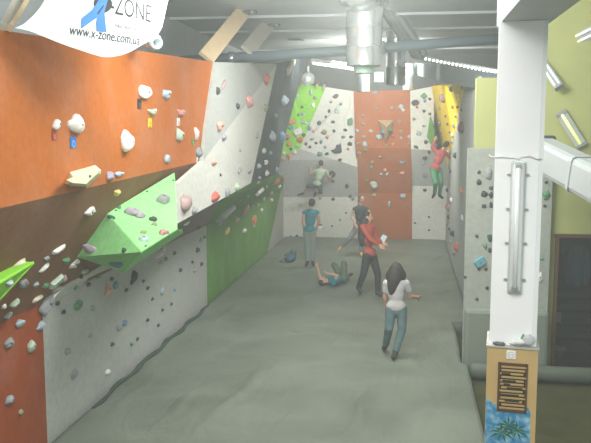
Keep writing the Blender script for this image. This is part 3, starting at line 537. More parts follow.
# palm poster
ps = thing('poster', 'blue poster with a green palm wrapped around the pillar foot', 'poster', onY(511, 430, PF))
zt = [onY(x, y, PF-.004) for x, y in [(485.5,396),(489,400),(495,404),(503,407),(512,409),(521,409),(528,406),(530.5,411),(530.5,418)]]
xl, xr = pc-pwid/2-.012, pc+pwid/2+.012
top = [Vector((min(max(p.x, xl), xr), PF-.004, p.z)) for p in zt]
pv = [Vector((xl, PF-.004, -.2))]+top+[Vector((xr-.01, PF-.004, -.2))]
nn = len(pv)
PM = mat('poster_blue', (.06, .30, .52), .5, 0, bump=0); nt = PM.node_tree
nz = nt.nodes.new('ShaderNodeTexNoise'); nz.inputs['Scale'].default_value = 14; nz.inputs['Detail'].default_value = 6
tcn = nt.nodes.new('ShaderNodeTexCoord'); nt.links.new(tcn.outputs['Object'], nz.inputs['Vector'])
crp = nt.nodes.new('ShaderNodeValToRGB'); crp.color_ramp.elements[0].position = .42; crp.color_ramp.elements[0].color = (.03, .24, .46, 1); crp.color_ramp.elements[1].position = .68; crp.color_ramp.elements[1].color = (.35, .58, .68, 1)
nt.links.new(nz.outputs['Fac'], crp.inputs['Fac']); nt.links.new(crp.outputs['Color'], nt.nodes['Principled BSDF'].inputs['Base Color'])
V = pv+[p+Vector((0, .003, 0)) for p in pv]
mesh('sheet', V, [tuple(range(nn)), tuple(range(2*nn-1, nn-1, -1))]+[(i, (i+1) % nn, (i+1) % nn+nn, i+nn) for i in range(nn)], PM, ps)
bm = bmesh.new()
for (cx, cy) in ((509, 425), (502, 432), (517, 430)):
    c0 = onY(cx, cy, PF-.008)
    for k in range(9):
        t = 2*math.pi*k/9+.2; L_ = .085+.02*(k % 3)
        tip = c0+Vector((math.cos(t)*L_, 0, math.sin(t)*L_*.8-.012)); nrm = Vector((-math.sin(t), 0, math.cos(t)))*.009
        vs = [bm.verts.new(p) for p in (c0, (c0+tip)/2+nrm+Vector((0, 0, .012)), tip, (c0+tip)/2-nrm+Vector((0, 0, .012)))]; bm.faces.new(vs)
r = bmesh.ops.extrude_face_region(bm, geom=bm.faces[:]); bmesh.ops.translate(bm, vec=(0, .002, 0), verts=[v for v in r['geom'] if isinstance(v, bmesh.types.BMVert)])
bmobj('palm_print', bm, mat('palm_green', (.03, .16, .08), .6, .3, 20), ps)['label'] = 'printed dark green palm leaves'
# crumpled paper on the ledge
for i, (x, y, ww, hh, rz, nm, col, cat) in enumerate([(500,344,12,4,.2,'dark_rag','dark grey crumpled rag on the pillar ledge, left side',(.10,.11,.10)),(519,341,16,6,-.3,'crumpled_paper','white crumpled paper on the middle of the pillar ledge',(.72,.74,.72)),(528,339,11,12,.5,'crumpled_paper','tall grey folded paper sheet on the right of the pillar ledge',(.55,.58,.57)),(522,338,3,9,.1,'marker_pen','green and white marker pen propped on the pillar ledge',(.08,.30,.18))]):
    p = onY(x, y, YP-.03); s = 6.6/F; bm = bmesh.new()
    if nm == 'marker_pen':
        tube(bm, [p+Vector((-.01, 0, -.035)), p+Vector((0, 0, .0)), p+Vector((.012, 0, .04))], [.011, .011, .007], 10)
    else:
        bmesh.ops.create_icosphere(bm, subdivisions=3, radius=1)
        for v in bm.verts:
            q = noise.noise(v.co*1.8+Vector((i*5, 0, 0)))*.5+1; v.co = Vector((v.co.x*ww*s/2*q, v.co.y*.03, v.co.z*hh*s/2*q))
        bm.transform(Matrix.Translation(Vector((p.x, p.y, max(p.z, zc+.014+hh*s*.35)))) @ Matrix.Rotation(rz*.5, 4, 'Y'))
    tag(bmobj(nm, bm, mat('ledge_item_'+str(i), cat, .7, .15)), col, {'dark_rag': 'rag', 'crumpled_paper': 'paper', 'marker_pen': 'pen'}[nm])
# lamp on the pillar
fl = thing('tube_lamp', 'unlit tube lamp in clear cover mounted upright on the white pillar', 'lamp', onY(516, 226, YP))
l0, l1 = onY(513.5, 291, YP), onY(519, 161, YP); lc = (l0+l1)/2; lx = lc.x; lh = l1.z-l0.z
boxo('housing', Vector((lx, YP-.03, lc.z)), (.115, .06, lh), mat('lamp_grey', (.50, .55, .53), .45, .05), fl, None, .012)
boxo('reflector', Vector((lx, YP-.064, lc.z)), (.085, .008, lh-.06), mat('lamp_reflector', (.72, .75, .74), .35, .03), fl)
bm = bmesh.new(); tube(bm, [(lx, YP-.085, l0.z+.05), (lx, YP-.085, l1.z-.05)], .018, 14); bmobj('tube', bm, mat('lamp_glass_white', (.86, .90, .92), .2, 0, bump=0), fl, True)
for zz in (l0.z+.04, l1.z-.04): boxo('tube_holder', Vector((lx, YP-.08, zz)), (.05, .035, .03), mat('lamp_holder', (.25, .27, .27), .5, .05), fl)
cover = mat('lamp_cover_clear', (.9, .95, .93), .1, 0, bump=0, alpha=.18)
bm = bmesh.new(); tube(bm, [(lx, YP-.07, l0.z+.015), (lx, YP-.07, l1.z-.015)], .05, 18); bmobj('cover', bm, cover, fl, True)
for zz in (.1, .38, .64, .9):
    for sx in (-1, 1): boxo('clip', Vector((lx+sx*.07, YP-.03, l0.z+lh*zz)), (.035, .012, .010), MATS['lamp_holder'], fl)
cb = bpy.data.objects
bm = bmesh.new(); tube(bm, [onY(x, y, YP-.015) for x, y in [(489,155),(492,157.5),(503,157),(514,158),(519,159),(523,156.5),(530,156),(537,159),(541,158.5)]], .006, 8)
tag(bmobj('cable', bm, mat('cable_white', (.6, .62, .6), .5, 0), None, True), 'thin white cable strung across the pillar above the tube lamp', 'cable')
PIV = Vector((pl, YP, 0)); PA = -math.atan2(pl, YP)-.01
MR = Matrix.Translation(PIV) @ Matrix.Rotation(PA, 4, 'Z') @ Matrix.Translation(-PIV)
bpy.context.view_layer.update()
for o in list(COL.objects)[N_BEFORE:]:
    if o.parent is None:
        if o.type == 'EMPTY' or o.data.users == 1: o.matrix_world = MR @ o.matrix_world
# ceiling beam above the pillar
struct(boxo('trim_7', (pc+.03, 5.1, ztop+.35), (pwid+.02, 3.6, .7), mat('beam_grey', (.52, .56, .55), .5, .06)))

# big inclined grey duct at the right
dt = thing('ventilation_duct', 'thick pale grey duct slanting down to the right beside the pillar', 'duct', onY(565, 170, 9))
a0, b0 = onD(541, 153, 10.2), onD(612, 190, 8.6)
bm = bmesh.new(); beam(bm, a0, b0, .34, .42, Vector((0, 0, 1)), .07); bmobj('duct_body', bm, mat('duct_pale', (.41, .45, .44), .4, .08, 3), dt)
bm = bmesh.new(); dn = (b0-a0).normalized(); beam(bm, a0-dn*.06, a0+dn*.03, .38, .46, Vector((0, 0, 1)), .04); bmobj('joint_collar', bm, mat('collar_dark', (.06, .07, .07), .5, .2), dt)
bm = bmesh.new(); beam(bm, a0.lerp(b0, .62)-dn*.02, a0.lerp(b0, .62)+dn*.02, .36, .44, Vector((0, 0, 1)), .05); bmobj('seam_band', bm, mat('duct_band', (.42, .46, .45), .4, .08), dt)
# lamps on the olive wall, plus a tube imitating light spill
def batten(name, label, p, q, w, lit=None, nt_=2):
    t = thing(name, label, 'lamp', (p+q)/2); up = (O-(p+q)/2).normalized()
    fm = frame_to(q-p, up); y = fm.col[1]; x = fm.col[0]
    bm = bmesh.new(); beam(bm, p, q, w, w*.35, up); bmobj('housing', bm, mat('lamp_body', (.36, .39, .37), .4, .05), t)
    for k in range(nt_):
        off = (k-(nt_-1)/2)*w*.5
        bm = bmesh.new(); dd = (q-p)*.04; tube(bm, [p+dd+x*off+y*w*.3, q-dd+x*off+y*w*.3], w*.13, 10)
        bmobj('tube', bm, lit or MATS['lamp_glass_white'], t, True)
    for r_ in (p, q):
        bm = bmesh.new(); dd = (q-p).normalized()*w*.12; beam(bm, r_-dd, r_+dd, w*1.05, w*.7, up); bmobj('end_cap', bm, MATS['lamp_holder'], t)
    return t
batten('wall_tube', 'unlit twin tube lamp sticking out high beside the pillar', onD(543, 63, 11.6), onD(559, 87, 11.3), .13)
batten('wall_tube', 'unlit twin tube lamp high at the right edge of the olive wall', onD(573, 41, 11.6), onD(600, 28, 11.3), .17)
GLOW = mat('light_spill_tube', (.8, .85, .35), .4, 0, bump=0, emit=((.80, .95, .30), .75))  # emissive tube added to imitate light spilling onto the olive wall
batten('wall_tube', 'glowing yellow-green tube imitating light spilled on the olive wall above the slanting duct', onY(561, 113, YW-.08), onY(581, 145, YW-.08), .16, GLOW, 1)

# ------------------------------------------------------------------ overhead steel, ducts
STEEL = mat('galvanised_steel', (.46, .50, .49), .24, .12, 8, .05, 30, metal=.85)
PIPE = mat('pipe_blue_grey', (.10, .14, .15), .45, .15, 4)
def cylD(px, y0_, y1_, rad_px, D, name, t, ribs=0, m=STEEL, cap=True):
    p0, p1 = onD(px, y1_, D), onD(px, y0_, D); p1 = Vector((p0.x, p0.y, p1.z)); r = rad_px*D/F; prof = [(r*.9, .04), (r*.9, 0), (r, 0)]
    hgt = p1.z-p0.z; n = max(ribs, 1)
    for i in range(n):
        z = hgt*i/n
        prof += [(r, z+.001), (r, z+hgt/n-.05), (r*1.035, z+hgt/n-.03), (r*1.035, z+hgt/n-.015), (r, z+hgt/n-.001)]
    bm = bmesh.new(); lathe(bm, p0, prof, 32); o = bmobj(name, bm, m, t, True); return p0, p1, r
t = thing('ventilation_duct', 'largest shiny spiral duct hanging vertically at the top centre', 'duct', onD(364, 30, 14))
p0, p1, r = cylD(364, -12, 66, 18, 14, 'lower_tube', t, 4)
bm = bmesh.new(); lathe(bm, p0+Vector((0, 0, .03)), [(r*.55, -.16), (r*.6, -.02), (r*.9, 0), (r*.9, .05)], 28); bmobj('outlet', bm, mat('duct_green_grey', (.25, .36, .28), .4, .1, metal=.4), t, True)
q = onD(364, -4, 14); bm = bmesh.new(); tube(bm, [q+Vector((-.1, -1.7, .16)), q+Vector((-.04, -.6, .10)), q+Vector((0, .42, .06))], .45, 32); bmobj('trunk_tube', bm, STEEL, t, True)
t = thing('ventilation_duct', 'medium shiny duct hanging before the orange column, right of the largest', 'duct', onD(395, 70, 19))
cylD(395.5, 30, 85, 10, 19, 'lower_tube', t, 3)
t2 = thing('flexible_duct', 'ribbed flexible duct slanting down from the largest duct', 'duct', onD(400, 25, 17))
bm = bmesh.new(); pts, rr = [], []
for i in range(45):
    u = i/44; x, y, d_ = 377+40*u, -8+58*u, 14.6+3.6*u; pts.append(onD(x, y, d_)); rr.append(.17*(1.10 if i % 2 else .84))
tube(bm, pts, rr, 20); bmobj('ribbed_hose', bm, STEEL, t2)
bm = bmesh.new(); tube(bm, [pts[-1]-Vector((0, 0, .02)), pts[-1]+(pts[-1]-pts[-2])*2.4], .19, 20); bmobj('end_collar', bm, STEEL, t2, True)
t = thing('ventilation_duct', 'short narrow duct end below the largest duct', 'duct', onD(363, 80, 20)); cylD(363.5, 66, 92, 6.5, 20.5, 'lower_tube', t, 1)
bm = bmesh.new(); cylD(363.5, 64, 69, 7.6, 20.5, 'collar', t, 1)
t = thing('ventilation_duct', 'short narrow duct end right of the medium duct', 'duct', onD(408, 80, 20)); cylD(408, 64, 90, 5.5, 20.5, 'lower_tube', t, 1); cylD(408, 66, 70, 6.6, 20.5, 'collar', t, 1)
# tie pipe across
tp = thing('tie_pipe', 'long blue-grey steel pipe spanning the hall under the ceiling', 'pipe', onY(350, 49, 15.5))
pa, pb = onY(180, 61, 15.6), onY(500, 38.5, 15.6)
bm = bmesh.new(); tube(bm, [pa, (pa+pb)/2+Vector((0, 0, -.03)), pb], .10, 16); bmobj('pipe', bm, PIPE, tp, True)
for u in (.17, .645):
    q = pa.lerp(pb, u); bm = bmesh.new(); tube(bm, [q+Vector((-.06, 0, -.02)), q+Vector((.06, 0, -.02))], .135, 16); bmobj('clamp', bm, STEEL, tp, True)
sp = thing('steel_pipe', 'short grey pipe end poking out beside the banner', 'pipe', onD(156, 43, 9))
bm = bmesh.new(); pd = onD(157, 43, 8.6); ax = (O-pd).normalized(); ax.z -= .1; ax.x += .5; ax.normalize(); fm = frame_to(ax)
lathe(bm, pd, [(.05, -.6), (.07, -.6), (.07, 0), (.045, 0), (.045, -.55)], 20, ax); bmobj('pipe', bm, mat('pipe_light', (.40, .46, .47), .4, .1, metal=.3), sp, True)
bm = bmesh.new(); lathe(bm, pd-ax*.08, [(.07, 0), (.085, 0), (.085, .05), (.07, .05)], 20, ax); bmobj('clamp', bm, STEEL, sp, True)
# wooden struts from wall top to ceiling
WOOD = mat('pine_strut', (.48, .37, .22), .6, .2, 6)
WOODG = mat('weathered_strut', (.38, .36, .29), .6, .2, 6)
def strut(label, x0, y0_, x1, y1_, D0, wpx, m, plate=True):
    a = onD(x0, y0_, D0); d = ray(x1, y1_); b = O+d*((5.76-H)/d.z); w = wpx*D0/F
    if depth(b) > D0*1.6 or d.z <= 0: b = onD(x1, y1_, D0*1.18)
    s = thing('roof_strut', label, 'beam', a, 'wooden struts above the climbing walls')
    bm = bmesh.new(); beam(bm, a, b, w, .06, (O-a).normalized()); bmobj('plank', bm, m, s)
    if plate:
        bm = bmesh.new(); box(bm, b+Vector((.05, 0, -.01)), (w*1.5, .16, .05)); bmobj('bracket', bm, mat('bracket_dark', (.05, .055, .055), .5, .2, metal=.5), s)
        bm = bmesh.new(); box(bm, b+Vector((.05+w*.55, -.04, -.02)), (w*.22, .16, .05)); bmobj('bolt_plate', bm, STEEL, s)
    return s
strut('thick pine strut rising from the orange panel top to the ceiling', 206, 58, 243, 12, 13.0, 17, WOOD)
strut('greyish strut just right of the thick pine strut', 247, 51, 268, 25, 15.5, 15, WOODG)
strut('thin grey strut above the dark slate panel', 288, 72, 299, 52, 18.5, 7, WOODG, False)
strut('thin cream strut at the left corner of the lime green panel', 300, 85, 304, 68, 24.2, 3.5, WOOD, False)
strut('pale strut above the middle of the lime green panel top edge', 317, 86, 323, 69, 24.2, 3.5, WOOD, False)
strut('wider pale strut between lime green and white panels', 324, 87, 331, 71, 24.2, 5, WOODG, False)
strut('short yellow post above the yellow panel', 435, 88, 434, 72, 23.8, 5, WOOD, False)
strut('near brown timber strut at the top left corner of the photo', 5, 29, 22, -6, 6.3, 13, WOODG, False)
strut('pale timber strut edge beside the banner, top left corner', 10, 28, 31, -6, 6.2, 5, WOOD, False)
br = thing('ceiling_bracket', 'dark ceiling bracket above the slate panel, farthest of the row', 'bracket', onZ(297, 38, 5.76))
q = onZ(296, 38.5, 5.76); boxo('plate', q+Vector((0, 0, -.02)), (.42, .14, .05), MATS['bracket_dark'], br); boxo('bolt_plate', q+Vector((.18, -.03, -.03)), (.07, .12, .05), STEEL, br)
# bulbous clear globe lamp by the lime panel
gb = thing('globe_lamp', 'round clear glass globe lamp above the lime green panel', 'lamp', onD(308, 78, 23.6))
bm = bmesh.new(); bmesh.ops.create_uvsphere(bm, u_segments=24, v_segments=14, radius=.21); bm.transform(Matrix.Translation(onD(308, 79, 23.5))); bmobj('globe', bm, mat('globe_glass', (.6, .66, .64), .12, .1, 10, 0, alpha=.35), gb, True)
bm = bmesh.new(); tube(bm, [onD(308, 72, 23.5), onD(308, 66, 23.5)], .06, 12); bmobj('socket', bm, STEEL, gb)
bm = bmesh.new(); bmesh.ops.create_uvsphere(bm, u_segments=14, v_segments=10, radius=.08); bm.transform(Matrix.Translation(onD(308, 79, 23.5))); bmobj('small_ball', bm, MATS['lamp_glass_white'], gb, True)
# bright batten at the far end, daylight window and beads imitating a daylight gap
LITW = mat('lit_tube', (.9, .95, .95), .4, 0, bump=0, emit=((.95, 1, .97), 3.5))
bt = thing('ceiling_lamp', 'lit white trough lamp left of the largest duct', 'lamp', onD(335, 63, 20))
a, b = onD(311, 60.5, 20), onD(361, 67, 20)
bm = bmesh.new(); beam(bm, a, b, .30, .08); bmobj('trough', bm, mat('trough_white', (.8, .83, .8), .4, .03), bt)
for off in (-.08, .08):
    bm = bmesh.new(); tube(bm, [a+Vector((.05, off, -.06)), b+Vector((-.05, off, -.06))], .035, 10); bmobj('tube', bm, LITW, bt, True)
wn = boxo('window_1', onY(379, 77, 25.36), (.32, .05, .34), mat('window_frame_grey', (.3, .32, .3), .5, .05)); struct(wn)
boxo('pane', onY(379, 77, 25.32), (.26, .04, .28), mat('daylight_pane', (.7, .9, .75), .3, 0, bump=0, emit=((.75, 1, .8), 1.4)), wn)
ls = thing('daylight_gap_row', 'row of glowing white beads standing in for a daylight gap under the right eaves', 'lamp', onD(458, 65, 16))  # glowing beads on a rail, made up in place of a daylight gap
s0, s1 = onD(414, 56.5, 21), onD(503, 74, 12.5)
bm = bmesh.new(); beam(bm, s0+Vector((.03, .04, .03)), s1+Vector((.03, .04, .03)), .07, .05); bmobj('rail', bm, mat('gap_bead_rail', (.5, .54, .53), .4, .05), ls)
for i in range(24):
    u = (i/23)**1.0; zz = 1/((1-u)/21+u/12.5); x = 414+89*u; y = 56.5+17.5*u
    bm = bmesh.new(); bmesh.ops.create_icosphere(bm, subdivisions=2, radius=1.35*zz/F); bm.transform(Matrix.Translation(onD(x, y, zz-.06)))
    bmobj('small_ball', bm, LITW, ls, True)
ed = thing('eaves_duct', 'dark grey box duct running under the row of glowing beads', 'duct', onD(458, 75, 16))
bm = bmesh.new(); beam(bm, onD(418, 69, 21.0), onD(505, 84, 12.6), .22, .34, Vector((0, 0, 1)), .03); bmobj('duct_body', bm, mat('eaves_grey', (.10, .125, .12), .5, .12), ed)
bm = bmesh.new(); c0 = onD(412, 67, 21.5).lerp(onD(505, 84, 12.6), .45); dn = (onD(505, 84, 12.6)-onD(412, 67, 21.5)).normalized(); beam(bm, c0-dn*.04, c0+dn*.04, .25, .37); bmobj('seam_band', bm, STEEL, ed)

# ------------------------------------------------------------------ banner
bn = thing('banner', 'white cloth banner with blue X logo hanging above the orange panel', 'banner', onD(100, 30, 7))
BP1, BP2 = onD(15, 28, 6.05), onD(160, 30, 7.4)
bu = (BP2-BP1); bu.z = 0; bu.normalize(); bnm = Vector((bu.y, -bu.x, 0))
if bnm.dot(O-BP1) < 0: bnm = -bnm
def onB(px, py, off=0):
    d = ray(px, py); k = (BP1+bnm*off-O).dot(bnm)/d.dot(bnm); return O+d*k
out = [(15,28),(24,24),(33,16),(40,8),(45,0),(52,-14),(60,-34),(168,-34),(170,-14),(168,0),(165,14),(162,27),(157,36),(149,41),(140,46),(132,51),(122,55),(112,57),(103,57),(92,54),(80,50),(68,46),(56,41.5),(45,37),(35,33),(26,30)]
pts = [onB(x, y) for x, y in out]; nn = len(pts)
CLOTH = mat('banner_cloth', (.74, .78, .78), .7, .05, 3, .5, 5)
tr = tessellate_polygon([pts])
V = pts+[p-bnm*.006 for p in pts]
CL = mesh('cloth', V, [tuple(t_) for t_ in tr]+[tuple(i+nn for i in reversed(t_)) for t_ in tr]+[(i, (i+1) % nn, (i+1) % nn+nn, i+nn) for i in range(nn)], CLOTH, bn)
INK = mat('banner_ink', (.025, .027, .03), .6, 0, bump=0); BLUE = mat('banner_blue', (.045, .20, .55), .6, .05, bump=0)
def flat(name, pp, m, off):
    P = [onB(x, y, off) for x, y in pp]; k = len(P); tr = tessellate_polygon([P])
    return mesh(name, P+[p-bnm*.002 for p in P], [tuple(t_) for t_ in tr]+[tuple(i+k for i in reversed(t_)) for t_ in tr]+[(i, (i+1) % k, (i+1) % k+k, i+k) for i in range(k)], m, CL)
flat('black_disc', [(102+9.2*math.cos(t_)+1, 3.5+9.5*math.sin(t_)) for t_ in [2*math.pi*k/28 for k in range(28)]], INK, .004)
flat('blue_figure', [(81.5,28.5),(82,18),(92,10),(97,3),(101,-4),(99,-14),(106,-14),(109,-4),(106,6),(104.5,12),(106.5,32),(97,30.5),(96.5,24),(97.5,17),(93,20.5)], BLUE, .008)
flat('figure_outline', [(97.5,13),(103.5,5),(104.2,6),(98.2,14.5)], INK, .010)
def text(s, a, b, m, squash=1.0, name='lettering', shear=0):
    cu = bpy.data.curves.new('t', 'FONT'); cu.body = s; cu.extrude = .0012; cu.size = 1; cu.shear = shear; cu.resolution_u = 3
    to = bpy.data.objects.new('t', cu); COL.objects.link(to); dg = bpy.context.evaluated_depsgraph_get(); dg.update()
    me = bpy.data.meshes.new_from_object(to.evaluated_get(dg)); bpy.data.objects.remove(to)
    xs = [v.co.x for v in me.vertices]; x0, x1 = min(xs), max(xs)
    A_, B_ = onB(*a, .003), onB(*b, .003); u = (B_-A_); s_ = u.length/(x1-x0); u.normalize(); v_ = bnm.cross(u)
    if v_.z < 0: v_ = -v_
    for v in me.vertices:
        x, y, z = v.co; v.co = A_+u*((x-x0)*s_)+v_*(y*s_*squash)+bnm*z
    me.materials.clear(); return link(name, me, m, CL)
text('-ZONE', (110.5, 12.5), (151, 22.5), INK, 1.35)
text('ТОЧКА ТВОЄЇ ВИСОТИ', (112, 26.5), (145, 32.5), mat('ink_grey', (.22, .22, .24), .6, 0, bump=0), 1.15)
text('www.x-zone.com.ua', (70, 34.5), (139.5, 45), INK, 1.25, shear=.25)

# ------------------------------------------------------------------ people
def cone(bm, a, ra, b, rb, n=14, round_=True):
    a, b = Vector(a), Vector(b)
    if (b-a).length < 1e-4: b = a+Vector((0, 0, 1e-3))
    fm = frame_to(b-a); L_ = (b-a).length; prof = []
    if round_:
        for k in range(5): t = math.pi/2*k/4; prof.append((max(1e-4, ra*math.sin(t)), -ra*math.cos(t)))
        for k in range(5): t = math.pi/2*k/4; prof.append((max(1e-4, rb*math.cos(t)), L_+rb*math.sin(t)))
    else: prof = [(1e-4, 0), (ra, 0), (rb, L_), (1e-4, L_)]
    rings = [[bm.verts.new(a+fm @ Vector((r*math.cos(2*math.pi*k/n), r*math.sin(2*math.pi*k/n), z))) for k in range(n)] for r, z in prof]
    for p, q in zip(rings, rings[1:]):
        for k in range(n): bm.faces.new((p[k], p[(k+1) % n], q[(k+1) % n], q[k]))
    bm.faces.new(rings[0][::-1]); bm.faces.new(rings[-1])
def ell(bm, c, R, rad):
    r = bmesh.ops.create_uvsphere(bm, u_segments=18, v_segments=12, radius=1)
    bmesh.ops.transform(bm, matrix=Matrix.Translation(Vector(c)) @ R.to_4x4() @ Matrix.Diagonal((*rad, 1)), verts=r['verts'])
def remesh(name, bm, m, parent, vox, smooth=3):
    me = bpy.data.meshes.new(name); bm.to_mesh(me); bm.free(); o = bpy.data.objects.new(name, me); COL.objects.link(o)
    md = o.modifiers.new('r', 'REMESH'); md.mode = 'VOXEL'; md.voxel_size = vox; md.use_smooth_shade = True
    if smooth: s = o.modifiers.new('s', 'SMOOTH'); s.iterations = smooth; s.factor = .5
    dg = bpy.context.evaluated_depsgraph_get(); dg.update(); me2 = bpy.data.meshes.new_from_object(o.evaluated_get(dg)); bpy.data.objects.remove(o)
    me2.materials.clear(); me2.materials.append(m)
    for p in me2.polygons: p.use_smooth = True
    return link(name, me2, m, parent)
SHOE = mat('shoe_dark', (.035, .04, .04), .6, .2)
def person(label, D, J, face, skin, top, bottom, hair, shoes=SHOE, scale=1.0, sleeve='short', long_hair=None, hair_m=None, legcut=1.0, rest=None):
    """J: joint -> (px, py, depth offset). Left/right as seen in the photo."""
    P = {k: onD(v[0], v[1], D+(v[2] if len(v) > 2 else 0)) for k, v in J.items()}
    base = sum((P['aL'], P['aR']), Vector())/2
    root = thing('person', label, 'person', (base.x, base.y, rest if rest is not None else 0)); s = scale
    face = Vector(face).normalized()
    sp = (P['neck']-P['pel']).normalized(); sh = (P['sR']-P['sL']); sh = (sh-sp*sh.dot(sp))
    fw = sp.cross(sh).normalized() if sh.length > .05*s else face
    sh = fw.cross(sp).normalized(); RT = Matrix((sh, fw, sp)).transposed()
    hips = (P['hL']+P['hR'])/2; mid = P['neck'].lerp(P['pel'], .52); ch = P['neck'].lerp(P['pel'], .28)
    hw = max(.11*s, min(.2*s, (P['sR']-P['sL']).length/2))
    def torso(bm, g):
        ell(bm, ch, RT, (hw*.86+g, .105*s+g, .17*s+g)); ell(bm, mid, RT, (.125*s+g, .092*s+g, .17*s+g)); ell(bm, P['pel'], RT, (.145*s+g, .105*s+g, .12*s+g))
        for a_ in 'LR': cone(bm, P['neck'].lerp(ch, .25), .055*s+g, P['s'+a_], .052*s+g)
    def leg(bm, a_, g, k0=0, k1=1.0, rnd=True, gl=None):
        cone(bm, P['h'+a_], .082*s+g, P['k'+a_], .056*s+g)
        e = P['k'+a_].lerp(P['a'+a_], k1); cone(bm, P['k'+a_], .056*s+g, e, (.056+(.034-.056)*k1)*s+(gl if gl is not None else g), 14, False); ell(bm, P['k'+a_], Matrix.Identity(3), [.057*s+g]*3)
    bm = bmesh.new(); torso(bm, 0)
    cone(bm, P['neck'], .052*s, P['neck'].lerp(P['head'], .7), .048*s)
    # head, oriented to where the person looks
    hu = (P['head']-P['neck']).normalized(); hf = (face-hu*face.dot(hu)).normalized(); hr = hf.cross(hu); RH = Matrix((hr, hf, hu)).transposed(); hc = P['head']
    ell(bm, hc+RH @ Vector((0, -.005, .02))*s, RH, (.074*s, .092*s, .098*s)); ell(bm, hc+RH @ Vector((0, .03, -.045))*s, RH, (.055*s, .06*s, .062*s))
    cone(bm, hc+RH @ Vector((0, .085, .02))*s, .010*s, hc+RH @ Vector((0, .112, -.018))*s, .014*s)
    for x in (-1, 1): ell(bm, hc+RH @ Vector((x*.076, -.008, -.005))*s, RH, (.012*s, .022*s, .032*s)); ell(bm, hc+RH @ Vector((x*.03, .075, .035))*s, RH, (.026*s, .016*s, .010*s))
    ell(bm, hc+RH @ Vector((0, .083, -.05))*s, RH, (.024*s, .012*s, .011*s))
    for a_ in 'LR':
        cone(bm, P['s'+a_], .05*s, P['e'+a_], .038*s); cone(bm, P['e'+a_], .038*s, P['w'+a_], .026*s); leg(bm, a_, 0)
        # hand: palm, four curled fingers, thumb
        fd = (P['w'+a_]-P['e'+a_]).normalized(); sd = fd.cross(fw); sd = sd.normalized() if sd.length > .1 else RT.col[0]; pn = sd.cross(fd)
        pc_ = P['w'+a_]+fd*.05*s; RP = Matrix((sd, pn, fd)).transposed(); ell(bm, pc_, RP, (.040*s, .018*s, .052*s))
        for k, ln in enumerate((.062, .072, .068, .052)):
            b0_ = pc_+sd*(k-1.5)*.021*s+fd*.035*s; m_ = b0_+fd*ln*.55*s+pn*.010*s; e_ = m_+fd*ln*.42*s+pn*.026*s
            cone(bm, b0_, .0095*s, m_, .0085*s, 8); cone(bm, m_, .0085*s, e_, .0075*s, 8)
        th0 = pc_-sd*.034*s-fd*.02*s; th1 = th0-sd*.028*s+fd*.03*s; cone(bm, th0, .012*s, th1, .010*s, 8); cone(bm, th1, .010*s, th1+fd*.028*s+sd*.006*s+pn*.012*s, .0085*s, 8)
        tdir = P['t'+a_]-P['a'+a_]; cone(bm, P['a'+a_], .036*s, P['t'+a_], .028*s)
    body = remesh('body', bm, skin, root, .0085*s, 2)
    # eyes, brows and mouth are faces of the body itself
    em = mat('eye_dark', (.03, .025, .02), .4, 0, bump=0); lm = mat('lip', (.40, .16, .13), .5, .05)
    body.data.materials.append(em); body.data.materials.append(lm)
    eyes = [hc+RH @ Vector((x*.03, .083, .018))*s for x in (-1, 1)]; lip = hc+RH @ Vector((0, .09, -.05))*s
    for p in body.data.polygons:
        c = p.center
        if (c-lip).length < .05*s:
            q = RH.transposed() @ (c-lip)
            if abs(q.x) < .024*s and abs(q.z) < .009*s and q.y > -.03*s: p.material_index = 2
        for e_ in eyes:
            q = RH.transposed() @ (c-e_)
            if abs(q.x) < .014*s and abs(q.z) < .007*s and abs(q.y) < .03*s: p.material_index = 1
    # clothes
    bm = bmesh.new(); torso(bm, .013*s)
    if sleeve != 'none':
        for a_ in 'LR':
            if sleeve == 'short': e_ = P['s'+a_].lerp(P['e'+a_], .62); cone(bm, P['s'+a_], .064*s, P['s'+a_].lerp(P['e'+a_], .1), .062*s); cone(bm, P['s'+a_], .064*s, e_, .062*s, 14, False)
            else: cone(bm, P['s'+a_], .066*s, P['e'+a_], .054*s); cone(bm, P['e'+a_], .054*s, P['e'+a_].lerp(P['w'+a_], .92), .042*s, 14, False)
    ell(bm, P['pel']+sp*.0*s, RT, (.166*s, .126*s, .125*s))
    remesh('top', bm, top, root, .013*s)
    bm = bmesh.new(); ell(bm, P['pel']-sp*.05*s, RT, (.15*s, .113*s, .12*s)); ell(bm, hips, RT, (.148*s, .11*s, .09*s))
    for a_ in 'LR': leg(bm, a_, .017*s, 0, .93*legcut, True, .022*s)
    remesh('trousers' if legcut > .5 else 'shorts', bm, bottom, root, .012*s)
    for a_ in 'LR':
        bm = bmesh.new(); td = P['t'+a_]-P['a'+a_]
        cone(bm, P['a'+a_]-td.normalized()*.02*s, .048*s, P['a'+a_].lerp(P['t'+a_], .5), .046*s); cone(bm, P['a'+a_].lerp(P['t'+a_], .4), .047*s, P['t'+a_], .034*s); cone(bm, P['a'+a_], .05*s, P['a'+a_].lerp(P['k'+a_], .14), .046*s, 14, False)
        remesh('shoe', bm, shoes, root, .012*s)
    hm = hair_m or mat('hair_dark', (.028, .026, .022), .6, .2, 40)
    bm = bmesh.new(); ell(bm, hc+RH @ Vector((0, -.022, .035))*s, RH, (.086*s, .094*s, .098*s)); ell(bm, hc+RH @ Vector((0, -.05, -.01))*s, RH, (.078*s, .06*s, .075*s))
    if long_hair:
        for (x0, y0_, d0, r0) in long_hair: ell(bm, onD(x0, y0_, D+d0), Matrix.Identity(3), (r0*.95, r0*.75, r0*1.2))
    remesh('hair', bm, hm, root, .012*s, 8)
    if not rest:
        dz = min(v.co.z for o in root.children for v in o.data.vertices)-.004
        root.location.z -= dz; print('feet', label[:30], round(dz, 3))
    return root, P
SK = mat('skin', (.52, .30, .20), .55, .06, 8)
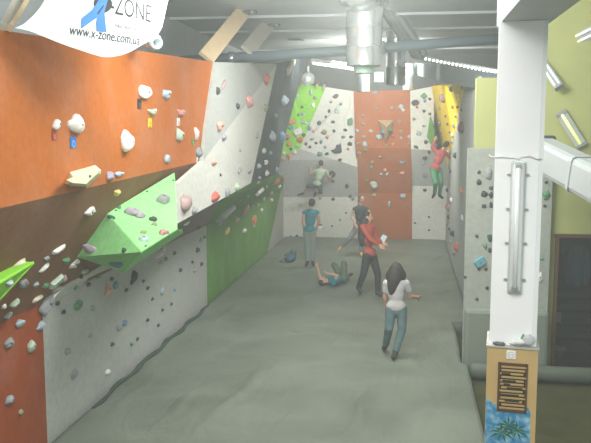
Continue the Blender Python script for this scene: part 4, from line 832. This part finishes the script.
DIRc = (RM @ Vector((0, 0, -1))); DIRc = Vector((DIRc.x, DIRc.y, 0)).normalized(); RT_ = Vector((DIRc.y, -DIRc.x, 0))
DENIM = mat('denim_teal', (.095, .16, .165), .8, .6, 9)
D1 = 11.95
person('girl with long dark hair, white T-shirt and jeans walking away nearest the camera', D1,
  dict(head=(396,269.5,0), neck=(396,279,0), pel=(396,306,0), sL=(386.5,283,0), sR=(406,283,0), eL=(385,297,.08), eR=(410,296,.1), wL=(387,309,.2), wR=(417,297,.3), hL=(391,309,0), hR=(401.5,309,0), kL=(389,328,.0), kR=(402,329,.0), aL=(385.5,346,.28), aR=(395,353,-.05), tL=(383.5,348,.42), tR=(393,357,-.18)),
  DIRc*1.0-RT_*.25, SK, mat('tshirt_white', (.43, .42, .42), .8, .06), DENIM, None, scale=.93, long_hair=[(396,272,-.03,.125),(394.5,276,-.05,.12),(393.5,280,-.07,.105),(392.5,284,-.08,.09),(392,288,-.08,.07),(391.5,291,-.08,.05),(391,276,-.02,.09),(401,275,-.02,.085)])
D2 = 16.25
OR_, PO = person('woman in orange vest and black trousers stepping right with hands at waist', D2,
  dict(head=(367.5,218,0), neck=(367,224,0), pel=(369.5,254,0), sL=(362.5,228,-.12), sR=(372.5,228,.10), eL=(370,240,-.2), eR=(376,240,.15), wL=(379.5,246,-.2), wR=(382,243,.15), hL=(367,257,-.07), hR=(372.5,257,.07), kL=(363.5,275,-.08), kR=(378,276,.06), aL=(358.5,289,0), aR=(378,294,.0), tL=(361,293,-.1), tR=(384,297,-.05)),
  RT_*1.0-DIRc*.15, SK, mat('vest_orange_red', (.36, .065, .04), .75, .15), mat('trousers_black', (.022, .026, .026), .75, .2), None, scale=1.0, sleeve='long', long_hair=[(365,221,0,.10),(363.5,225,-.04,.10),(362.8,230,-.05,.10),(362.3,235,-.05,.095),(362,240,-.05,.085),(362,244,-.05,.065)])
# what she holds
ph = thing('paper_card', 'small pale blue card held in the orange vest woman\'s hands', 'card', onD(383, 239, D2))
R_ = Matrix.Rotation(.5, 3, 'Y'); boxo('card_back', onD(383.5, 238.5, D2+.15), (.11, .02, .15), mat('phone_blue', (.40, .58, .60), .4, .05), ph, R_, .006); boxo('printed_face', onD(383.5, 238.5, D2+.136), (.095, .006, .13), mat('phone_screen', (.55, .70, .70), .2, .05), ph, R_)
D3 = 19.7
person('man in turquoise tank top and grey trousers standing with his back turned', D3,
  dict(head=(312,204.5,0), neck=(311,211,0), pel=(309.5,231,0), sL=(304.5,213.5,0), sR=(317,213.5,0), eL=(303,223,0), eR=(319,223,.1), wL=(304.5,233,.05), wR=(316.5,229,.22), hL=(307,233,0), hR=(312.5,233,0), kL=(307.5,248,0), kR=(312.5,248,0), aL=(307.5,263.5,0), aR=(312.5,263.5,0), tL=(306,266.5,.12), tR=(313.5,266.5,.12)),
  DIRc*1.0+RT_*.2, SK, mat('tank_turquoise', (.02, .20, .24), .75, .1), mat('trousers_grey_green', (.21, .26, .22), .8, .1), None, scale=.98, sleeve='none')
ch = thing('chalk_bag', 'small white chalk bag in the hand of the man in turquoise', 'chalk bag', onD(319.5, 226, D3+.3))
c0 = onD(319.8, 227, D3+.25); bm = bmesh.new(); lathe(bm, c0, [(.001, -.09), (.05, -.085), (.062, -.02), (.058, .05), (.05, .05), (.045, -.05), (.001, -.06)], 16); bmobj('bag', bm, mat('chalk_white', (.7, .7, .68), .8, .1), ch, True)
bm = bmesh.new(); lathe(bm, c0+Vector((0, 0, .05)), [(.058, -.012), (.064, 0), (.058, .012), (.052, 0), (.058, -.012)], 16); bmobj('rim', bm, SHOE, ch, True)
D4 = 21.4
person('bare armed climber in black vest and grey trousers stepping wide left', D4,
  dict(head=(361.5,203,0), neck=(360.5,209,0), pel=(359,229,0), sL=(354.5,212.5,0), sR=(367.5,213,0), eL=(351.5,220,0), eR=(371,221,-.1), wL=(355,227,-.15), wR=(368,228,-.2), hL=(357,231,0), hR=(361.5,231,0), kL=(349.5,242,-.1), kR=(361.5,244,0), aL=(341,250.5,.0), aR=(361,256.5,0), tL=(338,254,-.05), tR=(362,259.5,-.12)),
  DIRc*-1.0+RT_*.3, SK, mat('vest_black_green', (.03, .045, .042), .8, .15), mat('trousers_grey', (.19, .20, .20), .8, .1), None, scale=.95, sleeve='none', shoes=mat('shoe_yellow', (.45, .34, .10), .6, .2))
D5 = 17.85
LY, _ = person('person in turquoise shirt and camouflage shorts lying on the mat, knees raised', D5,
  dict(head=(321.5,279.5,-.05), neck=(326,279.5,-.05), pel=(340,276,.25), sL=(326.5,277,.12), sR=(331,281.5,-.2), eL=(318,277,.1), eR=(334.5,274,-.25), wL=(315.5,266,.1), wR=(327,272,-.2), hL=(338.5,274,.35), hR=(341,276.5,.15), kL=(331.5,263.5,.35), kR=(341,262,.2), aL=(336.5,275,.55), aR=(345.5,273.5,.35), tL=(333,275.5,.6), tR=(349,272.5,.45)),
  (0, 0, 1), SK, MATS['tank_turquoise'], mat('camouflage', (.10, .14, .09), .8, .6, 22), None, scale=.92, legcut=.25, rest=0)
D6 = min(depth(cast(x_, y_)[0]) for x_, y_ in ((318, 186), (318, 175), (321, 166), (312, 170), (329, 174)))-.10
person('climber in pale green shirt and dark shorts clinging under the white back overhang', D6,
  dict(head=(321,163.5,-.1), neck=(321,169,-.1), pel=(317,184,-.1), sL=(315,171,-.1), sR=(326.5,171.5,-.1), eL=(311,175,0), eR=(329,178,0), wL=(310.5,168,.15), wR=(331.5,175,.1), hL=(315,186,-.1), hR=(319.5,186,-.1), kL=(308.5,186,-.1), kR=(321,192,-.2), aL=(303,193.5,.1), aR=(315.5,193,.15), tL=(298,195,.2), tR=(314,196,.3)),
  DIRc, SK, mat('shirt_pale_green', (.38, .47, .36), .8, .12), mat('shorts_dark_grey', (.05, .065, .065), .8, .15), None, scale=.84, legcut=.2, rest=2.0)
D7 = min(depth(cast(x_, y_)[0]) for x_, y_ in ((443, 152), (446, 145), (448, 141), (436, 165)))-.12
print('D7', D7)
person('climber in red top and green trousers hanging on the yellow panel', D7,
  dict(head=(446,145,-.15), neck=(442.5,150,-.1), pel=(435,168,-.15), sL=(436.5,152,-.05), sR=(446.5,154,-.05), eL=(432.5,148,.1), eR=(450.5,158,.05), wL=(435,140,.2), wR=(451.5,150,.2), hL=(433,170,-.15), hR=(438.5,170,-.1), kL=(435.5,183,-.3), kR=(441,182,-.15), aL=(434.5,194,-.05), aR=(439.5,195,.0), tL=(432.5,197.5,.05), tR=(442.5,198,.12)),
  DIRc+RT_*.6, SK, mat('top_red', (.36, .07, .065), .8, .15), mat('trousers_green', (.05, .20, .10), .8, .2), None, scale=.95, sleeve='long', rest=1.0)
LY.location -= DIRc*.42; LY.location += RT_*.04
# bag on the mat
bg = thing('backpack', 'dark blue backpack slumped on the mat left of the man in turquoise', 'backpack', onZ(290, 262, 0))
c0 = onZ(290, 262, 0); bm = bmesh.new()
ell(bm, c0+Vector((.0, 0, .12)), Matrix.Identity(3), (.17, .14, .13)); ell(bm, c0+Vector((.07, .02, .2)), Matrix.Rotation(.3, 3, 'Y'), (.10, .10, .14))
remesh('body', bm, mat('backpack_blue', (.05, .10, .13), .8, .25, 10), bg, .014)
bm = bmesh.new(); tube(bm, [c0+Vector((-.1, -.1, .16)), c0+Vector((-.2, -.12, .08)), c0+Vector((-.26, -.1, .03)), c0+Vector((-.18, -.05, .02))], .018, 8); bmobj('strap', bm, mat('strap_mauve', (.22, .15, .15), .8, .1), bg, True)
bm = bmesh.new(); ell(bm, c0+Vector((.02, -.12, .1)), Matrix.Identity(3), (.09, .05, .07)); bmobj('front_pocket', bm, mat('pocket_teal', (.05, .14, .19), .8, .2), bg, True)

# ------------------------------------------------------------------ haze (chalk dust in the air)
hm = bpy.data.materials.new('chalk_dust'); hm.use_nodes = True; nt = hm.node_tree; nt.nodes.clear()
ou = nt.nodes.new('ShaderNodeOutputMaterial'); vs_ = nt.nodes.new('ShaderNodeVolumeScatter'); vs_.inputs['Color'].default_value = (.93, 1.0, .94, 1); vs_.inputs['Density'].default_value = .0125; vs_.inputs['Anisotropy'].default_value = .1
nt.links.new(vs_.outputs[0], ou.inputs['Volume'])
hz = boxo('chalk_haze', (0.2, 13.2, 2.85), (9.8, 24.2, 5.8), hm); tag(hz, 'thin chalk dust haze filling the hall', 'haze', None, 'stuff')
# ------------------------------------------------------------------ lights
def area(name, loc, size, energy, col=(1, 1, .97), rot=(0, 0, 0)):
    l = bpy.data.lights.new(name, 'AREA'); l.shape = 'RECTANGLE'; l.size, l.size_y = size; l.energy = energy; l.color = col
    o = bpy.data.objects.new(name, l); COL.objects.link(o); o.location = loc; o.rotation_euler = rot; return o
def aim(d): return Vector(d).to_track_quat('-Z', 'Y').to_euler()
area('fill_near', (-.4, 1.2, 5.6), (3.5, 1.2), 340, (1, .98, .95), aim((0, .75, -.66)))  # unseen fill added above the camera for the pillar and left panels
area('lamp_mid', (-.8, 8.0, 5.7), (1.4, 3), 215)
area('lamp_mid', (-.8, 12.4, 5.7), (1.4, 2.0), 430, (1, 1, .98), aim((.1, .55, -.83)))
area('fill_uplight', (-.8, 6.5, 4.9), (2, .6), 430, (1, 1, .98), aim((0, .8, .6)))  # unseen upward fill, added to brighten the ceiling
area('lamp_far', (-1.0, 20.2, 5.3), (1.9, .3), 420, (1, 1, .97), aim((0, .8, -.6)))
w = bpy.data.worlds.new('world'); SC.world = w; w.use_nodes = True
w.node_tree.nodes['Background'].inputs[0].default_value = (.86, .95, .92, 1); w.node_tree.nodes['Background'].inputs[1].default_value = .55
SC.view_settings.view_transform = 'Standard'; SC.view_settings.look = 'None'; SC.view_settings.gamma = 1; SC.view_settings.exposure = 0
